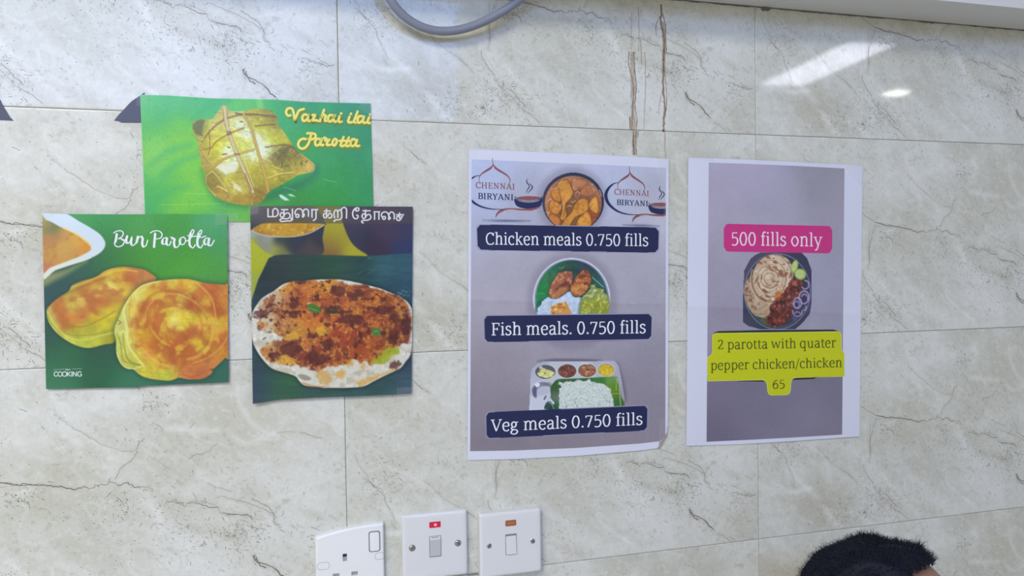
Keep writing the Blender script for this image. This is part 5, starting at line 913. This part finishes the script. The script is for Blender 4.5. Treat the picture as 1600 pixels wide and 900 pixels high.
# cable loop
cu = bpy.data.curves.new('cable', 'CURVE'); cu.dimensions = '3D'; cu.bevel_depth = .0056; cu.bevel_resolution = 6; cu.use_fill_caps = True
cp = [(575, -120, .03), (586, -60, .03), (598, -22, .028), (612, 5, .025), (628, 23, .022), (648, 38, .019), (672, 47.5, .017), (700, 50, .016), (732, 44, .017), (765, 30, .019), (796, 12, .022), (825, -10, .026), (870, -50, .03), (900, -120, .03)]
sp = cu.splines.new('NURBS'); sp.points.add(len(cp) - 1); sp.order_u = 4; sp.use_endpoint_u = True
o0 = W1(700, 50, .016)
for i, (a, b, h) in enumerate(cp): v = W1(a, b, h) - o0; sp.points[i].co = (*v, 1)
cab = bpy.data.objects.new('cable', cu); M_cab = mat('grey_pvc', (0.24, 0.26, 0.33), 0.38); cu.materials.append(M_cab); COL.objects.link(cab); cab.location = o0
cab_me = bpy.data.meshes.new_from_object(cab); bpy.data.objects.remove(cab); cab = bpy.data.objects.new('cable', cab_me); COL.objects.link(cab); cab.location = o0
for f in cab_me.polygons: f.use_smooth = True
tag(cab, 'thick grey cable hanging in a loop at the top of the wall', 'cable')

# switches -------------------------------------------------------------------
M_pl = mat('white_switch_plastic', (0.76, 0.77, 0.80), 0.28, coat=.2); M_pl2 = mat('white_socket_plastic', (0.86, 0.88, 0.90), 0.25, coat=.2)
M_rock = mat('rocker_plastic', (0.74, 0.75, 0.76), 0.3); M_rockg = mat('rocker_grey', (0.56, 0.57, 0.59), 0.35); M_dark = mat('slot_dark', (0.03, 0.03, 0.05), 0.6); M_gap = mat('gap_grey', (0.22, 0.22, 0.24), 0.6)
M_screw = mat('zinc_screw', (0.45, 0.45, 0.45), 0.35, metal=.9); M_sl = mat('slot_grey', (0.35, 0.37, 0.38), 0.5)
def rr_pts(x0, x1, z0, z1, r, n=5):
    out = []
    for cx, cz, a in ((x1 - r, z1 - r, 0), (x0 + r, z1 - r, 90), (x0 + r, z0 + r, 180), (x1 - r, z0 + r, 270)):
        for k in range(n + 1): t = math.radians(a + 90 * k / n); out.append((cx + r * math.cos(t), cz + r * math.sin(t)))
    return out
def shell(name, rings, holes, m, parent, wall_to=None):
    """plate built from nested outlines [(pts, depth), ...] in mm, holes cut through the front face"""
    V, F = [], []; n = len(rings[0][0])
    for pts, d in rings: V += [(a / 1000, -d / 1000, b / 1000) for a, b in pts]
    for k in range(len(rings) - 1):
        for i in range(n): j = (i + 1) % n; F.append((k * n + i, k * n + j, (k + 1) * n + j, (k + 1) * n + i))
    d = rings[-1][1]; loops = [[Vector((a, b, 0)) for a, b in rings[-1][0]]] + [[Vector((a, b, 0)) for a, b in h] for h in holes]
    idx = list(range((len(rings) - 1) * n, len(rings) * n))
    for h in holes:
        b = len(V); V += [(x / 1000, -d / 1000, z / 1000) for x, z in h]; idx += list(range(b, b + len(h)))
        b2 = len(V); q = len(h); V += [(x / 1000, -(d - 3.5) / 1000, z / 1000) for x, z in h]; F += [(b + i, b + (i + 1) % q, b2 + (i + 1) % q, b2 + i) for i in range(q)]; F.append(tuple(range(b2, b2 + q)))
    F += [tuple(idx[i] for i in t) for t in tessellate_polygon(loops)]
    o = meshobj(name, V, F, m); o.parent = parent; bm = bmesh.new(); bm.from_mesh(o.data); bmesh.ops.recalc_face_normals(bm, faces=bm.faces); bm.to_mesh(o.data); bm.free(); return o
def prism(name, pts, d0, d1, m, parent, inset=.4, tilt=0.0):
    """small raised piece in mm; tilt lifts its lower edge"""
    c = np.mean(pts, 0); P = np.array(pts); In = c + (P - c) * (1 - inset / max(1e-3, np.abs(P - c).max()))
    zt = lambda q: (c[1] - q[1]) * tilt
    n = len(P); V = [(a / 1000, -d0 / 1000, b / 1000) for a, b in P] + [(q[0] / 1000, -(d1 - inset * .6 + zt(q)) / 1000, q[1] / 1000) for q in P] + [(q[0] / 1000, -(d1 + zt(q)) / 1000, q[1] / 1000) for q in In]
    F = [(k * n + i, k * n + (i + 1) % n, (k + 1) * n + (i + 1) % n, (k + 1) * n + i) for k in (0, 1) for i in range(n)] + [tuple(range(2 * n, 3 * n))]
    o = meshobj(name, V, F, m); o.parent = parent; return o
def screw(x, z, d, parent, ang):
    bm = bmesh.new(); n = 16
    rings = [(3.4, d - .1), (3.4, d + .25), (2.9, d + .6), (1.5, d + .8)]
    vs = [[bm.verts.new(((x + r * math.cos(2 * math.pi * i / n)) / 1000, -h / 1000, (z + r * math.sin(2 * math.pi * i / n)) / 1000)) for i in range(n)] for r, h in rings]
    for a in range(3):
        for i in range(n): bm.faces.new((vs[a][i], vs[a][(i + 1) % n], vs[a + 1][(i + 1) % n], vs[a + 1][i]))
    bm.faces.new(vs[3]); s = bmobj('screw', bm, M_screw, parent)
    ca, sa = math.cos(ang), math.sin(ang); q = [(x + u * ca - v * sa, z + u * sa + v * ca) for u, v in ((-2.9, -.4), (2.9, -.4), (2.9, .4), (-2.9, .4))]
    k = prism('screw_slot', q, d + .5, d + .95, M_dark, s, .02); return s
def ring_gap(x, z, r, d, parent, name='screw_recess'):
    bm = bmesh.new(); n = 20; a = [bm.verts.new(((x + r * math.cos(6.2832 * i / n)) / 1000, -(d + .05) / 1000, (z + r * math.sin(6.2832 * i / n)) / 1000)) for i in range(n)]; bm.faces.new(a); return bmobj(name, bm, M_gap, parent)
def switch(px, py, depth, label, box_style):
    e = tag(empty('light_switch', W1(px, py, depth / 1000) + Vector((0, depth / 1000, 0))), label, 'switch')
    H = 43.0; o = lambda i, r: rr_pts(-H + i, H - i, -H + i, H - i, r)
    win_ = rr_pts(-7.6, 7.6, 23.5, 31.5, 1, 2); rock = rr_pts(-7.6, 7.6, -14.5, 12.5, .8, 2)
    if box_style: rings = [(o(0, 3.5), 0), (o(0, 3.5), depth - 3), (o(.6, 3.3), depth - 1.4), (o(2.0, 2.8), depth - .4), (o(3.8, 2.2), depth)]
    else: rings = [(o(0, 3), 0), (o(0, 3), depth - 2.6), (o(1.0, 3), depth - 1.0), (o(3.0, 2.5), depth - .25), (o(6, 2), depth)]
    shell('plate', rings, [win_, rock], M_pl, e)
    for x, a in ((-30.2, .9), (30.2, 2.4)): 
        if not box_style: ring_gap(x, 0, 4.4, depth, e)
        screw(x, 0, depth, e, a)
    prism('rocker_gap', rr_pts(-7.9, 7.9, -14.9, 12.9, .9, 2), depth - .1, depth + .06, M_gap, e, .01)
    return e, depth
e, d = switch(680.2, 852.5, 9.0, 'white wall switch with a lit red indicator, middle of the three plates', False)
prism('indicator', rr_pts(-7.3, 7.3, 23.8, 31.2, .8, 2), d - 3, d + .3, mat('red_indicator', (0.55, 0.02, 0.06), 0.2, emit=((1, .02, .08), .10)), e, .5)['label'] = 'red lit indicator window'
prism('indicator_glow', [(-1.2, 26), (2.2, 26), (2.2, 29), (-1.2, 29)], d + .1, d + .35, mat('neon', (1, .5, .45), .3, emit=((1, .3, .25), .3)), e, .1)['label'] = 'small pink lit neon in the red window'
prism('rocker', rr_pts(-7.1, 7.1, -14, 8.2, .6, 2), d - 3, d + 1.4, M_rockg, e, .5, -.10); prism('rocker_top', rr_pts(-7.1, 7.1, 8.0, 12.2, .4, 2), d - 3, d + .5, M_rock, e, .3)
for i in range(6): prism('rocker_mark', [(-4.5 + i * 1.5, 10.6), (-3.6 + i * 1.5, 10.6), (-3.6 + i * 1.5, 11.5), (-4.5 + i * 1.5, 11.5)], d + .3, d + .6, M_dark, e, .02)
e, d = switch(798.6, 849.2, 13.0, 'white boxed wall switch with an unlit amber indicator, rightmost plate', True)
prism('indicator', rr_pts(-7.3, 7.3, 23.8, 31.2, .5, 2), d - 3, d + .2, mat('amber_indicator', (0.42, 0.13, 0.05), 0.25), e, .5)['label'] = 'amber brown indicator window'
prism('indicator_bar', [(-5, 27), (5, 27), (5, 28.6), (-5, 28.6)], d + .1, d + .28, mat('amber_light', (0.50, 0.22, 0.10), 0.25), e, .05)
prism('rocker', rr_pts(-7.1, 7.1, -14, 12, .6, 2), d - 3, d + 1.2, M_rock, e, .5, .10)
# socket: arched top, plate continues below the frame
px0, px1 = W1(493, 860, .009), W1(600, 850, .009); cxm = (px0.x + px1.x) / 2; hw = (px1.x - px0.x) / 2 * 1000
topz = W1(600, 817.5, .009).z; e = tag(empty('wall_socket', (cxm, 0, topz - .043)), 'white wall socket with arched top and its own rocker, leftmost plate', 'socket')
def sock(i):
    H = hw - i; pts = [(-H, -43 + i), (H, -43 + i)]; 
    for k in range(13): u = k / 12; x = H - 2 * H * u; pts.append((x, 43 - i - (0.2 * max(0, (1 - u) - .75) + 9.5 * (u ** 2.2))))
    return pts
d = 9.0; sc = .0
rock = rr_pts(25.5 - 1.6, 40 - 1.6 - 1, 8, 33.5, 2.6, 3)
live = [(-9.5, -.5), (-4.2, -.5), (-4.2, 9), (-9.5, 9)]; n1 = [(-22, -20), (-14, -20), (-14, -15), (-22, -15)]; n2 = [(1, -20), (9, -20), (9, -15), (1, -15)]
shell('plate', [(sock(0), 0), (sock(0), d - 2), (sock(.8), d - .7), (sock(2.4), d)], [rock, live, n1, n2], M_pl2, e)
prism('rocker', rr_pts(24.6, 36.7, 8.8, 32.7, 2.2, 3), d - 3, d + 1.5, M_pl2, e, .6, .03); 
k = []
prism('rocker_gap', rr_pts(23.2, 38.1, 7.3, 34.2, 3, 3), d - .1, d + .08, M_gap, e, .01)
prism('slot_floor', [(-9.5, -.5), (-4.2, -.5), (-4.2, 9), (-9.5, 9)], d - 3.4, d - 2.8, M_dark, e, .01); prism('slot_shutter', [(-9.5, -.5), (-4.2, -.5), (-4.2, 4.5), (-9.5, 4.5)], d - 3, d - 1, M_sl, e, .05)
for q in (n1, n2): prism('slot_shutter', q, d - 3.4, d - 2.0, M_sl, e, .05)
for q in (rr_pts(-41, -26, -8, 1, 4, 4), rr_pts(31, 43.5, -3, 5.5, 3.5, 4)):
    V, F = [], []
    pen_strip(V, F, q, .5, .5, lambda P: [(a / 1000, -(d + .06) / 1000, b / 1000) for a, b in P], True); o = meshobj('screw_cap_outline', V, F, M_sl); o.parent = e
# thin dark cable run between the two switches
V, F = [], []; a, b = W1(731, 897.6), W1(748, 895.8)
for t in np.linspace(0, 1, 8):
    p = a.lerp(b, t)
    for k in range(6): an = k * math.pi / 3; V.append((p.x - a.x, -.0012 + .0010 * math.cos(an), p.z - a.z + .0011 * math.sin(an)))
F = [(6 * i + k, 6 * i + (k + 1) % 6, 6 * (i + 1) + (k + 1) % 6, 6 * (i + 1) + k) for i in range(7) for k in range(6)]
o = meshobj('wire', V, F, M_gap); o.location = a; tag(o, 'thin dark wire running between the two switch plates', 'wire')

# ================================================================ PERSON (head at the lower right)
HC = CAM + (CF + (1387 - 800) / FPX * CR + (450 - 1012) / FPX * CU) * 0.93
per = tag(empty('person', (HC[0] - .03, HC[1], HC[2] - .62)), 'person with short curly black hair, head bowed to the right, seated below the posters', 'person')
M_skin = mat('skin', (0.36, 0.19, 0.13), 0.5); M_skin.node_tree.nodes['Principled BSDF'].inputs['Subsurface Weight'].default_value = .08; M_skin.node_tree.nodes['Principled BSDF'].inputs['Subsurface Scale'].default_value = .01
M_shirt = mat('shirt_cloth', (0.10, 0.14, 0.24), 0.85); M_hair = mat('black_hair', (0.004, 0.006, 0.017), 0.6, .25)
TILT = Matrix.Translation(Vector(HC)) @ Matrix.Rotation(math.radians(12), 4, 'Y') @ Matrix.Rotation(math.radians(-16), 4, 'X')
def blob(bm, c, r, rot=(0, 0, 0), M=TILT, seg=24):
    m = M @ Matrix.Translation(Vector(c)) @ Matrix.Rotation(rot[1], 4, 'Y') @ Matrix.Rotation(rot[0], 4, 'X') @ Matrix.Diagonal((*r, 1)); bmesh.ops.create_uvsphere(bm, u_segments=seg, v_segments=seg // 2, radius=1, matrix=m)
def limb(bm, a, b, r0, r1, sy=1.0, n=7):
    a, b = Vector(a), Vector(b)
    for i in range(n + 1): t = i / n; r = r0 + (r1 - r0) * t; blob(bm, a.lerp(b, t), (r, r * sy, r), M=Matrix.Identity(4), seg=16)
def remesh(bm, vox, smooth=8):
    me = bpy.data.meshes.new('tmp'); bm.to_mesh(me); bm.free(); o = bpy.data.objects.new('tmp', me); COL.objects.link(o)
    r = o.modifiers.new('r', 'REMESH'); r.mode = 'VOXEL'; r.voxel_size = vox; s = o.modifiers.new('s', 'SMOOTH'); s.iterations = smooth; s.factor = .5
    bpy.context.view_layer.update(); me2 = bpy.data.meshes.new_from_object(o.evaluated_get(bpy.context.evaluated_depsgraph_get())); bpy.data.objects.remove(o); return me2
hx, hy, hz = HC; sh = hz - .27
bm = bmesh.new()
blob(bm, (.012, 0, 0), (.094, .075, .112)); blob(bm, (.045, 0, -.05), (.055, .058, .075)); blob(bm, (.062, 0, -.095), (.034, .036, .026)); blob(bm, (.072, 0, .012), (.03, .058, .018))
blob(bm, (.108, 0, -.035), (.016, .013, .016)); blob(bm, (.098, 0, -.015), (.012, .008, .026), (0, -.25)); blob(bm, (.100, 0, -.066), (.010, .023, .007)); blob(bm, (.097, 0, -.076), (.011, .020, .007))
for s in (-1, 1):
    blob(bm, (.064, s * .042, -.038), (.024, .02, .018)); blob(bm, (-.014, s * .077, -.018), (.017, .007, .031), (s * .25, -.15)); blob(bm, (.100, s * .010, -.041), (.009, .008, .007))
limb(bm, (hx - .025, hy, hz - .07), (hx - .045, hy, hz - .20), .046, .054)
body = remesh(bm, .0035, 6); body.materials.append(M_skin); body.polygons.foreach_set('use_smooth', [True] * len(body.polygons)); body.name = 'body'
ob = bpy.data.objects.new('body', body); COL.objects.link(ob); under(ob, per)
bm = bmesh.new()
limb(bm, (hx - .05, hy - .15, sh + .01), (hx - .05, hy + .15, sh + .01), .066, .066, 1.0, 9)
for z_, rx, ry in ((-.02, .085, .15), (-.08, .105, .17), (-.16, .112, .165), (-.24, .108, .155), (-.32, .105, .15)): blob(bm, (hx - .05, hy, sh + z_), (rx, ry, .08), M=Matrix.Identity(4))
blob(bm, (hx - .045, hy, sh + .05), (.075, .09, .045), M=Matrix.Identity(4))
for s in (-1, 1): limb(bm, (hx - .05, hy + s * .165, sh), (hx - .02, hy + s * .185, sh - .26), .055, .046)
shirt = remesh(bm, .007, 8); shirt.materials.append(M_shirt); shirt.polygons.foreach_set('use_smooth', [True] * len(shirt.polygons)); so = bpy.data.objects.new('shirt', shirt); COL.objects.link(so); under(so, per)
for s in (-1, 1):
    bm = bmesh.new(); blob(bm, (.080, s * .031, -.008), (.0125, .0125, .0115), seg=20); k = bmobj('eye', bm, mat('eye_white', (.75, .72, .68), .2), None, True); under(k, per)
    bm = bmesh.new(); blob(bm, (.0902, s * .032, -.009), (.0035, .0055, .0055), seg=16); k = bmobj('iris', bm, mat('iris_brown', (.03, .015, .01), .1), None, True); under(k, per)
    bm = bmesh.new(); blob(bm, (.085, s * .033, .014), (.006, .021, .004), seg=14); k = bmobj('eyebrow', bm, M_hair, None, True); under(k, per)
# hair: lumpy cap plus thousands of short curls
def hair_r(d):
    ex = 2.62; rx, ry, rz = (.0975 if d[0] < 0 else .0915), .083, .1195
    return (abs(d[0] / rx) ** ex + abs(d[1] / ry) ** ex + abs(d[2] / rz) ** ex) ** (-1 / ex)
def hairline(p):      # keep where positive; the hair recedes along the temple towards the ear
    return p[2] - (.0925 + .30 * p[0] if p[0] > -.022 else .0859 + (p[0] + .022) * 4.0)
bm = bmesh.new(); bmesh.ops.create_icosphere(bm, subdivisions=6, radius=1)
for v in bm.verts:
    d = v.co.normalized(); r = hair_r(d); q = d * r; nn = fbm(np.array([q.x * 34 + q.y * 15]), np.array([q.z * 34 + q.y * 30]), 3, 3)[0] - .5
    edge = min(1, max(0, (hairline(q) + .004) / .016)); v.co = q * (1 + .075 * math.exp(-((q.x - .062) ** 2 + (q.z - .085) ** 2) / .0012) + .22 * nn * edge + .012 * edge - .13 * (1 - edge))
bmesh.ops.delete(bm, geom=[v for v in bm.verts if hairline(v.co) < -.004], context='VERTS')
for v in bm.verts: v.co = TILT @ v.co
hair = bmobj('hair', bm, M_hair, None, True); under(hair, per); hair['label'] = 'short curly black hair, receding at the temple'
src = [(v.co.copy()) for v in hair.data.vertices]; inv = TILT.inverted(); V, F = [], []; r7 = random.Random(11)
for i in range(16000):
    p = r7.choice(src); l = inv @ p
    if l.z < .0 and r7.random() < .6: continue
    if hairline(l) < -.003: continue
    nrm = (TILT.to_3x3() @ Vector((l.x / .0108, l.y / .0069, l.z / .0152))).normalized(); tn = nrm.cross(Vector((r7.gauss(0, 1), r7.gauss(0, 1), r7.gauss(0, 1)))).normalized(); bn = nrm.cross(tn)
    front = max(0, l.x) / .1; L = r7.uniform(.003, .009) * (1 + .7 * front); cr = r7.uniform(.0015, .0035); w = .00030; base = len(V); ph = r7.uniform(0, 6.28)
    for k in range(6):
        t = k / 5; c = p + nrm * (L * t - .002) + tn * cr * math.sin(ph + t * 4.5) * t + bn * cr * math.cos(ph + t * 4.5) * t; ww = w * (1 - .7 * t); V += [tuple(c + tn * ww), tuple(c - tn * .5 * ww + bn * ww), tuple(c - tn * .5 * ww - bn * ww)]
    for k in range(5):
        for s in range(3): a0 = base + 3 * k + s; a1 = base + 3 * k + (s + 1) % 3; F.append((a0, a1, a1 + 3, a0 + 3))
cu_ = meshobj('hair_curls', V, F, M_hair); under(cu_, hair); cu_.matrix_parent_inverse = (root_matrix(per)@hair.matrix_parent_inverse).inverted() ; cu_['kind'] = 'stuff'
